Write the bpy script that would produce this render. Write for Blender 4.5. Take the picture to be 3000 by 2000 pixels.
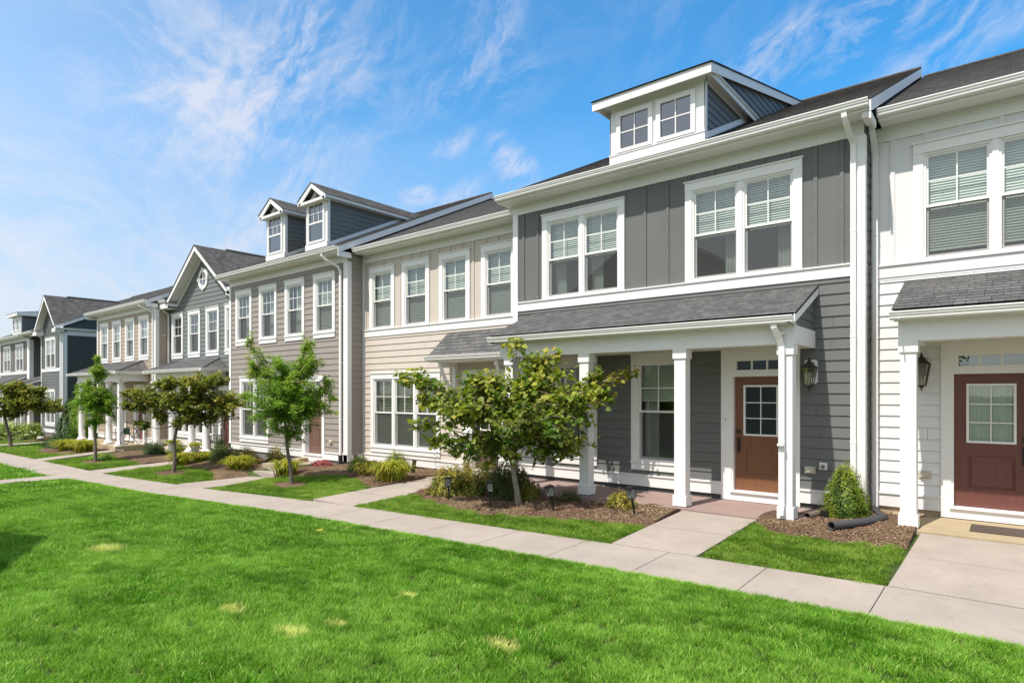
import bpy, bmesh, math, random
import numpy as np
from mathutils import Vector, Matrix
for _o in list(bpy.data.objects): bpy.data.objects.remove(_o)
SC = bpy.context.scene
COL = SC.collection
R = math.radians

# ------------------------------------------------------------------ camera
cam_d = bpy.data.cameras.new('camera'); cam = bpy.data.objects.new('camera', cam_d); COL.objects.link(cam)
cam.location = (0, 0, 2.0)
cam.rotation_euler = (R(90), 0, math.asin(0.6307))
cam_d.lens = 21.565; cam_d.sensor_width = 36.0; cam_d.shift_y = 0.0506
cam_d.clip_start = 0.1; cam_d.clip_end = 3000
SC.camera = cam

# ------------------------------------------------------------------ light
SUN_DIR = Vector((0.17, 1.0, -1.66)).normalized()
sun_d = bpy.data.lights.new('sun', 'SUN'); sun = bpy.data.objects.new('sun', sun_d); COL.objects.link(sun)
sun_d.energy = 3.35; sun_d.angle = R(0.53); sun_d.color = (1.0, 0.955, 0.89)
sun.rotation_euler = SUN_DIR.to_track_quat('-Z', 'Y').to_euler()
SUN_EL = math.asin(-SUN_DIR.z); SUN_ROT = math.atan2(-SUN_DIR.x, -SUN_DIR.y)
SC.view_settings.view_transform = 'Standard'; SC.view_settings.look = 'None'
SC.view_settings.exposure = 0.74; SC.view_settings.gamma = 1.0
SKY_STRENGTH = 0.15

# ------------------------------------------------------------------ node helpers
class NT:
    def __init__(s, tree): s.t = tree; s.n = tree.nodes; s.l = tree.links
    def new(s, kind, **kw):
        n = s.n.new(kind)
        for k, v in kw.items():
            if hasattr(n, k) and not k.startswith('i_'): setattr(n, k, v)
        return n
    def link(s, a, b): s.l.new(a, b)
    def set(s, sock, val):
        if isinstance(val, bpy.types.NodeSocket): s.l.new(val, sock)
        else: sock.default_value = val
    def math(s, op, a, b=0.0, c=None, clamp=False):
        n = s.n.new('ShaderNodeMath'); n.operation = op; n.use_clamp = clamp
        s.set(n.inputs[0], a); s.set(n.inputs[1], b)
        if c is not None: s.set(n.inputs[2], c)
        return n.outputs[0]
    def vmath(s, op, a, b=None):
        n = s.n.new('ShaderNodeVectorMath'); n.operation = op
        s.set(n.inputs[0], a)
        if b is not None: s.set(n.inputs[1], b)
        return n.outputs['Value'] if op in ('DOT_PRODUCT', 'LENGTH') else n.outputs[0]
    def mix(s, f, a, b, blend='MIX'):
        n = s.n.new('ShaderNodeMix'); n.data_type = 'RGBA'; n.blend_type = blend
        s.set(n.inputs['Factor'], f)
        s.set(n.inputs[6], a if isinstance(a, bpy.types.NodeSocket) else (*a, 1))
        s.set(n.inputs[7], b if isinstance(b, bpy.types.NodeSocket) else (*b, 1))
        return n.outputs[2]
    def ramp(s, f, stops, interp='LINEAR'):
        n = s.n.new('ShaderNodeValToRGB'); n.color_ramp.interpolation = interp
        e = n.color_ramp.elements
        while len(e) < len(stops): e.new(0.5)
        for i, (p, c) in enumerate(stops):
            e[i].position = p; e[i].color = (*c, 1) if len(c) == 3 else c
        s.set(n.inputs[0], f); return n.outputs[0]
    def noise(s, vec, scale, detail=3, rough=0.5, dist=0.0):
        n = s.n.new('ShaderNodeTexNoise'); n.inputs['Scale'].default_value = scale
        n.inputs['Detail'].default_value = detail; n.inputs['Roughness'].default_value = rough
        n.inputs['Distortion'].default_value = dist
        if vec is not None: s.l.new(vec, n.inputs['Vector'])
        return n.outputs['Fac']
    def mapr(s, v, a, b, c, d):
        n = s.n.new('ShaderNodeMapRange'); s.set(n.inputs[0], v)
        for i, x in enumerate((a, b, c, d)): n.inputs[i + 1].default_value = x
        return n.outputs[0]
    def mapping(s, vec, scale=(1, 1, 1), rot=(0, 0, 0), loc=(0, 0, 0)):
        n = s.n.new('ShaderNodeMapping'); n.inputs['Scale'].default_value = scale
        n.inputs['Rotation'].default_value = rot; n.inputs['Location'].default_value = loc
        s.l.new(vec, n.inputs['Vector']); return n.outputs[0]
    def pos(s): return s.n.new('ShaderNodeNewGeometry').outputs['Position']
    def uv(s): return s.n.new('ShaderNodeTexCoord').outputs['UV']
    def attr(s, name):
        n = s.n.new('ShaderNodeAttribute'); n.attribute_name = name; return n.outputs['Fac']
    def bump(s, h, strength=0.3, dist=0.01):
        n = s.n.new('ShaderNodeBump'); n.inputs['Strength'].default_value = strength
        n.inputs['Distance'].default_value = dist; s.l.new(h, n.inputs['Height']); return n.outputs[0]

# ------------------------------------------------------------------ world
W = bpy.data.worlds.new('World'); SC.world = W; W.use_nodes = True
wt = NT(W.node_tree); wt.n.clear()
sky = wt.new('ShaderNodeTexSky'); sky.sky_type = 'NISHITA'; sky.sun_disc = False
sky.sun_elevation = SUN_EL; sky.sun_rotation = SUN_ROT
sky.air_density = 1.0; sky.dust_density = 0.6; sky.ozone_density = 2.2; sky.altitude = 200
gen = wt.new('ShaderNodeTexCoord').outputs['Generated']
# sky tint: richer azure high up, paler low down
sepz = wt.new('ShaderNodeSeparateXYZ'); wt.link(gen, sepz.inputs[0])
elev = wt.math('MAXIMUM', sepz.outputs[2], 0.0)
base_sky = sky.outputs[0]
deep = wt.mapr(wt.vmath('DOT_PRODUCT', gen, (0.35, 0.75, 0.45)), 0.25, 0.95, 0.0, 1.0)      # the blue is deepest away from the sun
tint = wt.mix(1.0, base_sky, wt.mix(deep, (0.48, 0.86, 0.97), (0.22, 0.80, 1.04)), 'MULTIPLY')
low = wt.mapr(elev, 0.0, 0.36, 0.60, 1.0)
lowc = wt.new('ShaderNodeCombineColor')
for i_ in range(3): wt.link(low, lowc.inputs[i_])
tint = wt.mix(1.0, tint, lowc.outputs[0], 'MULTIPLY')
warpn = wt.new('ShaderNodeTexNoise'); wt.link(gen, warpn.inputs['Vector']); warpn.inputs['Scale'].default_value = 3.4; warpn.inputs['Detail'].default_value = 5; warpn.inputs['Roughness'].default_value = .58
wsep = wt.new('ShaderNodeSeparateColor'); wt.link(warpn.outputs['Color'], wsep.inputs[0])
w1 = wt.math('SUBTRACT', wsep.outputs[0], 0.5); w2 = wt.math('SUBTRACT', wsep.outputs[1], 0.5)
X0 = Vector((0.776, 0.6307, 0)); Y0 = Vector((.25, -.3, .92)).normalized()
def fibres(ang, scale, stretch, seed):
    a = R(ang); ax = X0 * math.cos(a) + Y0 * math.sin(a); ay = -X0 * math.sin(a) + Y0 * math.cos(a)
    p = wt.math('ADD', wt.vmath('DOT_PRODUCT', gen, tuple(ax)), wt.math('MULTIPLY', w1, .15)); q = wt.math('ADD', wt.vmath('DOT_PRODUCT', gen, tuple(ay)), wt.math('MULTIPLY', w2, .15))
    comb = wt.new('ShaderNodeCombineXYZ'); wt.link(p, comb.inputs[0]); wt.link(wt.math('MULTIPLY', q, stretch), comb.inputs[1]); comb.inputs[2].default_value = seed
    return wt.noise(comb.outputs[0], scale, 8, 0.68, 0.35)
FIB = {'A': fibres(60, 8, 2.8, 1.0), 'B': fibres(22, 7, 2.8, 2.0), 'C': fibres(-38, 7, 2.8, 3.0), 'D': fibres(42, 14, 2.2, 4.0)}
def cloud_dir(u, v):
    F = Vector((-0.6307, 0.776, 0)); Rr = Vector((0.776, 0.6307, 0))
    return (F + Rr * ((u - 1500) / 1797.0) + Vector((0, 0, (1153 - v) / 1797.0))).normalized()
def wisp(u, v, ang, la, lb, dens, fib, thr=0.32, soft=.38):
    # one wisp: an ellipse round a sky direction, filled with fibrous noise
    d = cloud_dir(u, v); x = (X0 - d * X0.dot(d)).normalized(); y = d.cross(x) * -1
    if y.z < 0: y = -y
    a = R(ang); ax = x * math.cos(a) + y * math.sin(a); ay = -x * math.sin(a) + y * math.cos(a); k = min(1.0, la * 5)
    p = wt.math('ADD', wt.vmath('DOT_PRODUCT', gen, tuple(ax)), wt.math('MULTIPLY', w1, 0.26 * k)); q = wt.math('ADD', wt.vmath('DOT_PRODUCT', gen, tuple(ay)), wt.math('MULTIPLY', w2, 0.26 * k))
    c = wt.new('ShaderNodeCombineXYZ'); wt.link(wt.math('DIVIDE', p, la), c.inputs[0]); wt.link(wt.math('DIVIDE', q, lb), c.inputs[1])
    wt.link(wt.math('MULTIPLY', wt.math('LESS_THAN', wt.vmath('DOT_PRODUCT', gen, tuple(d)), 0.2), 9.0), c.inputs[2])
    fall = wt.math('SUBTRACT', 1.0, wt.vmath('DOT_PRODUCT', c.outputs[0], c.outputs[0]), clamp=True)
    return wt.math('MULTIPLY', wt.mapr(FIB[fib], thr + .11, thr + .11 + soft, 0.0, dens * .85), fall)
WISPS = [
 (520, 120, -55, .15, .10, .85, 'C', .30), (700, 160, 62, .20, .09, .90, 'A', .30), (650, 270, 12, .22, .10, .75, 'B', .34), (860, 60, 55, .16, .06, .7, 'A', .36),
 (1390, 170, 48, .17, .045, .95, 'A', .34), (1430, 270, 25, .10, .04, .50, 'B', .36),
 (930, 400, 60, .24, .13, .85, 'A', .34), (880, 520, -35, .22, .10, .50, 'C', .36), (150, 700, -24, .60, .20, .60, 'C', .30),
 (470, 400, 40, .10, .06, .60, 'D', .38), (250, 130, -50, .12, .06, .55, 'C', .36), (690, 710, 35, .10, .04, .45, 'A', .36),
 (1510, 500, -50, .065, .035, 1.3, 'D', .30), (1330, 420, 22, .05, .022, 1.0, 'D', .34), (1225, 580, 12, .035, .018, 1.3, 'D', .26), (1350, 570, 30, .07, .022, 1.0, 'D', .30),
 (2250, 165, 48, .13, .042, 1.3, 'A', .32), (2560, 40, 38, .15, .05, .95, 'D', .34), (2880, 80, 42, .18, .055, 1.0, 'A', .34), (2000, 90, 70, .20, .10, .28, 'A', .36), (1100, 300, 30, .6, .25, .26, 'B', .36),
]
tot = None
for w in WISPS:
    s_ = wisp(*w); tot = s_ if tot is None else wt.math('ADD', tot, s_)
# thin milky veil low in the sky on the left
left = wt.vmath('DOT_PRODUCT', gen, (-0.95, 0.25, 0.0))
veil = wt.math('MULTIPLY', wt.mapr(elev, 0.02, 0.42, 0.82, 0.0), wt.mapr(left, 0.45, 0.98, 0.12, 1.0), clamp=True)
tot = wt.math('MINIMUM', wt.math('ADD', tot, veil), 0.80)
# warm haze added round the sun behind the camera, to fill the shade
fill_haze = wt.mapr(wt.vmath('DOT_PRODUCT', gen, (-0.1, -0.85, 0.5)), -.1, .9, 0.0, .62)
col = wt.mix(fill_haze, wt.mix(tot, tint, (3.2, 3.25, 3.65)), (5.7, 5.15, 4.5))
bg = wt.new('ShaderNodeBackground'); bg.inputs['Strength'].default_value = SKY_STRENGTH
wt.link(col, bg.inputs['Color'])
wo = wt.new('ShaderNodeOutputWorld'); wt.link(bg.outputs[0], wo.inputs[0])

# ------------------------------------------------------------------ materials
def mat(name):
    m = bpy.data.materials.new(name); m.use_nodes = True; t = NT(m.node_tree); t.n.clear()
    out = t.new('ShaderNodeOutputMaterial'); return m, t, out
def principled(t, out, color, rough=0.6, normal=None, spec=0.3, metal=0.0):
    p = t.new('ShaderNodeBsdfPrincipled'); t.set(p.inputs['Base Color'], color if isinstance(color, bpy.types.NodeSocket) else (*color, 1))
    t.set(p.inputs['Roughness'], rough); p.inputs['Specular IOR Level'].default_value = spec; p.inputs['Metallic'].default_value = metal
    if normal is not None: t.link(normal, p.inputs['Normal'])
    t.link(p.outputs[0], out.inputs[0]); return p
def painted(name, c, var=0.06, rough=0.55, grain=True):
    m, t, out = mat(name); P = t.pos()
    n1 = t.noise(P, 0.9, 4, 0.6); n2 = t.noise(t.mapping(P, (3, 3, 40)), 4, 3, 0.6)
    f = t.math('ADD', t.math('MULTIPLY', n1, 0.6), t.math('MULTIPLY', n2, 0.4))
    lo = tuple(x * (1 - var * 1.6) for x in c); hi = tuple(min(1, x * (1 + var)) for x in c)
    colr = t.mix(t.mapr(f, .3, .7, 0, 1), lo, hi)
    nb = t.bump(t.noise(t.mapping(P, (8, 8, 90)), 3, 4, 0.65), 0.12, 0.004) if grain else None
    principled(t, out, colr, rough, nb); return m
M = {}
M['white'] = painted('white_trim_paint', (0.80, 0.77, 0.745), 0.025, 0.45, False)
M['sid_dark'] = painted('charcoal_siding', (0.148, 0.150, 0.142), 0.09)
M['sid_white'] = painted('white_siding', (0.73, 0.71, 0.70), 0.02)
M['sid_beige'] = painted('beige_siding', (0.56, 0.485, 0.415), 0.035)
M['sid_taupe'] = painted('taupe_siding', (0.30, 0.26, 0.23), 0.05)
M['sid_sage'] = painted('sage_grey_siding', (0.165, 0.178, 0.168), 0.05)
M['sid_tan'] = painted('tan_siding', (0.40, 0.315, 0.24), 0.05)
M['sid_slate'] = painted('slate_siding', (0.13, 0.135, 0.13), 0.05)
M['sid_teal'] = painted('dark_teal_siding', (0.060, 0.070, 0.068), 0.06)
M['sid_brown'] = painted('brown_grey_siding', (0.20, 0.175, 0.16), 0.05)
M['found'] = painted('foundation_paint', (0.20, 0.195, 0.185), 0.1, 0.8)
M['found_dark'] = painted('dark_foundation_paint', (0.075, 0.08, 0.08), 0.1, 0.8)
M['black'] = painted('black_metal', (0.02, 0.019, 0.018), 0.1, 0.4, False)
M['bronze'] = painted('dark_bronze', (0.035, 0.028, 0.022), 0.15, 0.38, False)
M['interior'] = painted('interior_wall_paint', (0.22, 0.20, 0.175), 0.05, 0.9, False)
M['blind'] = painted('blind_slat', (0.74, 0.72, 0.64), 0.02, 0.6, False)
M['curtain'] = painted('curtain_cloth', (0.60, 0.60, 0.55), 0.06, 0.9, False)
M['outlet'] = painted('outlet_cover_plastic', (0.55, 0.50, 0.40), 0.03, 0.35, False)
M['cardboard'] = painted('cardboard', (0.42, 0.29, 0.18), 0.08, 0.9, False)
M['pot'] = painted('whitewashed_pot', (0.60, 0.57, 0.53), 0.12, 0.8)
M['rubber_mat'] = painted('door_mat_rubber', (0.10, 0.075, 0.06), 0.2, 0.95)
M['green_paint'] = painted('green_frame_paint', (0.03, 0.09, 0.05), 0.1, 0.4, False)
M['stone'] = painted('rock', (0.5, 0.47, 0.42), 0.15, 0.9)

def glass(name, tint=(0.80, 0.88, 0.85), base=0.05, gain=1.7, rough=0.012):
    m, t, out = mat(name)
    tr = t.new('ShaderNodeBsdfTransparent'); tr.inputs[0].default_value = (*tint, 1)
    gl = t.new('ShaderNodeBsdfGlossy'); gl.inputs['Roughness'].default_value = rough; gl.inputs[0].default_value = (.95, .97, 1, 1)
    ge = t.new('ShaderNodeNewGeometry'); cosi = t.math('ABSOLUTE', t.vmath('DOT_PRODUCT', ge.outputs['Normal'], ge.outputs['Incoming']))
    fres = t.math('ADD', 0.04, t.math('MULTIPLY', 0.96, t.math('POWER', t.math('SUBTRACT', 1.0, cosi, clamp=True), 5.0)))
    nb = t.bump(t.noise(t.pos(), 1.3, 2, 0.4), 0.05, 0.05); t.link(nb, gl.inputs['Normal'])
    f = t.math('ADD', t.math('MULTIPLY', fres, gain), base, clamp=True)
    mx = t.new('ShaderNodeMixShader'); t.link(f, mx.inputs[0]); t.link(tr.outputs[0], mx.inputs[1]); t.link(gl.outputs[0], mx.inputs[2])
    t.link(mx.outputs[0], out.inputs[0]); return m
M['glass'] = glass('window_glass')
M['glass_dark'] = glass('dark_glass', (0.12, 0.13, 0.15), 0.11, 2.0)
M['nail'] = painted('caulked_nail_head', (.42, .42, .40), .02, .6, False)
M['frost'] = painted('ribbed_lantern_plastic', (.33, .33, .31), .15, .3, False)
M['glass_lamp'] = glass('lantern_glass', (0.86, 0.82, 0.74), 0.08, 1.2, 0.08)
def screen_mat():
    m, t, out = mat('insect_screen')
    tr = t.new('ShaderNodeBsdfTransparent'); tr.inputs[0].default_value = (1, 1, 1, 1)
    df = t.new('ShaderNodeBsdfDiffuse'); df.inputs[0].default_value = (.12, .12, .115, 1)
    mx = t.new('ShaderNodeMixShader'); mx.inputs[0].default_value = 0.38
    t.link(tr.outputs[0], mx.inputs[1]); t.link(df.outputs[0], mx.inputs[2]); t.link(mx.outputs[0], out.inputs[0]); return m
M['screen'] = screen_mat()

def shingle_mat(name, c1, c2, seam=(0.015, 0.015, 0.016)):
    m, t, out = mat(name); U = t.uv()
    b = t.new('ShaderNodeTexBrick'); t.link(U, b.inputs['Vector']); b.inputs['Scale'].default_value = 1.0
    b.offset = 0.37; b.offset_frequency = 2; b.squash = 0.7; b.squash_frequency = 3
    b.inputs['Brick Width'].default_value = 0.20; b.inputs['Row Height'].default_value = 0.142
    b.inputs['Mortar Size'].default_value = 0.004; b.inputs['Mortar Smooth'].default_value = 0.3; b.inputs['Bias'].default_value = 0.0
    b.inputs['Color1'].default_value = (*c1, 1); b.inputs['Color2'].default_value = (*c2, 1); b.inputs['Mortar'].default_value = (*seam, 1)
    n = t.noise(t.mapping(U, (3.2, 7.0, 1)), 1.0, 4, 0.7); g = t.noise(U, 160, 2, 0.7)
    c = t.mix(t.mapr(n, .3, .7, 0.0, 1.0), b.outputs[0], t.mix(1.0, b.outputs[0], (1.45, 1.38, 1.3), 'MULTIPLY'))
    c = t.mix(t.mapr(g, .3, .7, .0, .5), c, (.03, .03, .03))
    principled(t, out, c, 0.92, t.bump(g, 0.5, 0.004), 0.2); return m
M['shingle'] = shingle_mat('charcoal_shingles', (0.072, 0.068, 0.066), (0.132, 0.122, 0.116))
M['shingle_porch'] = shingle_mat('grey_shingles', (0.088, 0.088, 0.090), (0.142, 0.140, 0.141))

def concrete_mat(name, c, pink=0.0):
    m, t, out = mat(name); P = t.pos()
    n = t.noise(P, 1.1, 5, 0.65); g = t.noise(P, 120, 3, 0.7); st = t.noise(P, 7, 4, 0.6)
    br = t.noise(t.mapping(P, (4, 70, 1)), 2, 3, 0.6)
    cc = t.mix(t.mapr(n, .3, .72, 0, 1), tuple(x * 0.86 for x in c), tuple(min(1, x * 1.08) for x in c))
    sp = t.noise(P, 2.6, 6, .75); cc = t.mix(t.mapr(sp, .52, .72, 0, .30), cc, tuple(x * y for x, y in zip(c, (.66, .62, .55))))
    v = t.new('ShaderNodeTexVoronoi'); v.feature = 'DISTANCE_TO_EDGE'; v.inputs['Scale'].default_value = .55; t.link(t.vmath('ADD', P, t.vmath('MULTIPLY', P, (0, 0, 0))), v.inputs['Vector'])
    cc = t.mix(t.math('MULTIPLY', t.mapr(v.outputs['Distance'], 0.0, .0035, .55, 0.0), t.mapr(st, .5, .62, 0, 1)), cc, tuple(x * .4 for x in c))
    cc = t.mix(t.mapr(st, .55, .75, 0, .22), cc, tuple(x * 0.62 for x in c))
    cc = t.mix(t.mapr(g, .35, .65, 0, .22), cc, tuple(x * 0.6 for x in c))
    h = t.math('ADD', t.math('MULTIPLY', g, .6), t.math('MULTIPLY', br, .4))
    principled(t, out, cc, 0.9, t.bump(h, 0.25, 0.004), 0.2); return m
M['concrete'] = concrete_mat('sidewalk_concrete', (0.385, 0.325, 0.275))
M['concrete_pink'] = concrete_mat('pinkish_porch_concrete', (0.33, 0.235, 0.205))
M['concrete_tan'] = concrete_mat('tan_porch_concrete', (0.43, 0.34, 0.215))
def wood_door(name, c1, c2):
    m, t, out = mat(name); P = t.pos()
    w = t.noise(t.mapping(P, (30, 30, 1.6)), 1.2, 6, 0.65, 1.5)
    principled(t, out, t.mix(t.mapr(w, .3, .7, 0, 1), c1, c2), 0.42, t.bump(w, .15, .003), 0.4); return m
M['door_brown'] = wood_door('stained_wood_door', (0.150, 0.062, 0.030), (0.215, 0.094, 0.044))
M['door_red'] = wood_door('red_brown_door', (0.120, 0.042, 0.034), (0.165, 0.060, 0.047))
M['door_dark'] = wood_door('dark_brown_door', (0.045, 0.03, 0.025), (0.07, 0.045, 0.035))
M['door_taupe'] = wood_door('brown_door', (0.13, 0.075, 0.055), (0.18, 0.10, 0.075))
def bark_mat(name, c):
    m, t, out = mat(name); P = t.pos(); n = t.noise(t.mapping(P, (40, 40, 9)), 1, 5, 0.7)
    principled(t, out, t.mix(t.mapr(n, .3, .7, 0, 1), tuple(x * .55 for x in c), tuple(x * 1.35 for x in c)), 0.9, t.bump(n, .6, .01)); return m
M['bark'] = bark_mat('bark', (0.17, 0.135, 0.105))
M['bark_grey'] = bark_mat('grey_bark', (0.30, 0.25, 0.20))

def leaf_mat(name, stops, transl=0.35, rough=0.5):
    m, t, out = mat(name); a = t.attr('rnd')
    c = t.ramp(a, stops)
    n = t.noise(t.pos(), 3.0, 2, 0.5)
    c = t.mix(t.mapr(n, .35, .65, 0.0, .30), c, tuple(x * 1.0 for x in stops[-1][1]))
    p = t.new('ShaderNodeBsdfPrincipled'); t.link(c, p.inputs['Base Color']); p.inputs['Roughness'].default_value = rough; p.inputs['Specular IOR Level'].default_value = .2
    tl = t.new('ShaderNodeBsdfTranslucent'); t.link(t.mix(1.0, c, (1.5, 1.7, .6), 'MULTIPLY'), tl.inputs[0])
    mx = t.new('ShaderNodeMixShader'); mx.inputs[0].default_value = transl
    t.link(p.outputs[0], mx.inputs[1]); t.link(tl.outputs[0], mx.inputs[2]); t.link(mx.outputs[0], out.inputs[0]); return m
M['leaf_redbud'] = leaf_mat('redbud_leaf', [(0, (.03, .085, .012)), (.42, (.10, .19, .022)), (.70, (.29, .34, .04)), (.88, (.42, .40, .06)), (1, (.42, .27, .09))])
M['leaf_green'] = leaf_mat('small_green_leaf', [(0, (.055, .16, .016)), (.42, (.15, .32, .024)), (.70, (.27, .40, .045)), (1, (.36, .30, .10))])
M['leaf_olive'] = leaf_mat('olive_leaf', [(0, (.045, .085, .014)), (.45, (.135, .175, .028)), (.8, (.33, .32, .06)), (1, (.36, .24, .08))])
M['leaf_box'] = leaf_mat('boxwood_leaf', [(0, (.025, .065, .010)), (.5, (.06, .13, .016)), (.82, (.20, .28, .03)), (1, (.52, .50, .06))])
M['leaf_cedar'] = leaf_mat('evergreen_leaf', [(0, (.018, .045, .010)), (.6, (.04, .085, .015)), (1, (.08, .13, .02))], .15)
M['leaf_day'] = leaf_mat('arching_yellow_green_leaf', [(0, (.10, .16, .015)), (.5, (.28, .30, .025)), (1, (.50, .42, .06))])
M['leaf_spirea'] = leaf_mat('shrub_leaf', [(0, (.05, .095, .014)), (.45, (.17, .20, .025)), (.85, (.42, .38, .05)), (1, (.42, .16, .06))])
M['leaf_dark'] = leaf_mat('dark_shrub_leaf', [(0, (.025, .055, .014)), (.6, (.08, .13, .026)), (1, (.20, .14, .05))])
M['flower_pink'] = leaf_mat('coral_petal', [(0, (.45, .12, .10)), (1, (.62, .28, .20))], .2)
M['flower_red'] = leaf_mat('wine_red_petal', [(0, (.20, .03, .04)), (1, (.38, .10, .09))], .2)
M['flower_cream'] = leaf_mat('cream_petal', [(0, (.38, .42, .15)), (1, (.66, .66, .40))], .2)

DRY = [(-10.05, 3.15, .20), (-5.98, 2.97, .10), (-4.97, 3.01, .11), (-4.81, 3.36, .07), (-3.29, 3.92, .10), (-4.89, 4.32, .06), (-8.36, 6.06, .07)]
def grass_mat(name, lo, mid, hi, dry):
    m, t, out = mat(name); P = t.pos(); a = t.attr('rnd'); h = t.attr('hgt')
    c = t.ramp(a, [(0, lo), (.45, mid), (.80, hi), (.90, tuple(x * y for x, y in zip(hi, (1.5, 1.15, 3.2)))), (1, dry)])
    big = t.noise(P, .55, 4, .6); md = t.noise(t.mapping(P, (.5, 1.7, 1)), 1.3, 4, .6); sm = t.noise(P, 4.5, 4, .65)
    c = t.mix(t.mapr(big, .38, .62, 0, .6), c, tuple(x * y for x, y in zip(hi, (1.25, 1.05, 2.2))))
    c = t.mix(t.mapr(md, .50, .66, 0, .65), c, tuple(x * .55 for x in mid))  # mowing bands along X: shading of leaning blades painted as colour
    c = t.mix(t.mapr(sm, .54, .74, 0, .6), c, tuple(x * y for x, y in zip(mid, (.42, .48, .6))))
    c = t.mix(t.mapr(sm, .46, .30, 0, .5), c, tuple(x * y for x, y in zip(hi, (1.45, 1.1, 3.0))))
    wob = t.math('MULTIPLY', t.math('SUBTRACT', t.noise(P, 9, 3, .6), .5), .22); dm = None
    for (x, y, r_) in DRY:
        d = t.vmath('LENGTH', t.vmath('MULTIPLY', t.vmath('SUBTRACT', P, (x, y, 0)), (.6, 1, 0))); k = t.mapr(t.math('ADD', d, wob), r_ * .3, r_ * 1.3, .75, 0)
        dm = k if dm is None else t.math('MAXIMUM', dm, k)
    c = t.mix(dm, c, tuple(x * 1.25 for x in dry))
    c = t.mix(t.mapr(h, 0.0, 0.40, .65, 0.0), c, (.075, .085, .022))  # shade between the blades painted in: darker towards the feet
    p = t.new('ShaderNodeBsdfPrincipled'); t.link(c, p.inputs['Base Color']); p.inputs['Roughness'].default_value = .55; p.inputs['Specular IOR Level'].default_value = .2
    tl = t.new('ShaderNodeBsdfTranslucent'); t.link(t.mix(1.0, c, (1.3, 1.45, .6), 'MULTIPLY'), tl.inputs[0])
    mx = t.new('ShaderNodeMixShader'); mx.inputs[0].default_value = .33
    t.link(p.outputs[0], mx.inputs[1]); t.link(tl.outputs[0], mx.inputs[2]); t.link(mx.outputs[0], out.inputs[0]); return m
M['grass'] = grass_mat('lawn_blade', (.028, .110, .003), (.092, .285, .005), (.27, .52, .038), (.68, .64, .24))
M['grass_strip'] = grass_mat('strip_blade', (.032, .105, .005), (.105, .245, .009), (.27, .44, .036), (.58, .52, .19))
def soil_mat():
    m, t, out = mat('lawn_thatch'); P = t.pos(); n = t.noise(P, 3, 4, .6); g = t.noise(P, 90, 3, .7)
    c = t.mix(t.mapr(n, .3, .7, 0, 1), (.035, .07, .012), (.06, .10, .018)); c = t.mix(t.mapr(g, .45, .7, 0, .7), c, (.09, .085, .035))
    principled(t, out, c, .95, t.bump(g, .6, .02)); return m
M['soil'] = soil_mat()
def mulch_mat():
    m, t, out = mat('wood_mulch'); P = t.pos()
    v = t.new('ShaderNodeTexVoronoi'); v.inputs['Scale'].default_value = 1; t.link(t.mapping(P, (60, 26, 20), (0, 0, .5)), v.inputs['Vector'])
    n = t.noise(P, .8, 3, .6); g = t.noise(P, 55, 4, .75)
    c = t.ramp(v.outputs['Color'], [(0, (.055, .028, .018)), (.5, (.15, .082, .052)), (1, (.28, .18, .11))])
    c = t.mix(t.mapr(n, .42, .62, 0, .5), c, (.30, .22, .12))
    c = t.mix(t.mapr(g, .5, .7, 0, .6), c, (.03, .018, .012))
    principled(t, out, c, .95, t.bump(t.math('ADD', g, v.outputs['Distance']), .9, .03)); return m
M['mulch'] = mulch_mat()
def chip_mat():
    m, t, out = mat('mulch_chip'); a = t.attr('rnd')
    n = t.noise(t.pos(), .9, 3, .6)
    c = t.ramp(a, [(0, (.10, .052, .034)), (.5, (.22, .122, .08)), (.85, (.31, .19, .125)), (1, (.42, .31, .21))])
    c = t.mix(t.mapr(n, .42, .6, 0, .5), c, t.ramp(a, [(0, (.14, .10, .05)), (.6, (.42, .32, .17)), (1, (.58, .47, .28))]))
    principled(t, out, c, .9); return m
M['chip'] = chip_mat()

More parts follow.
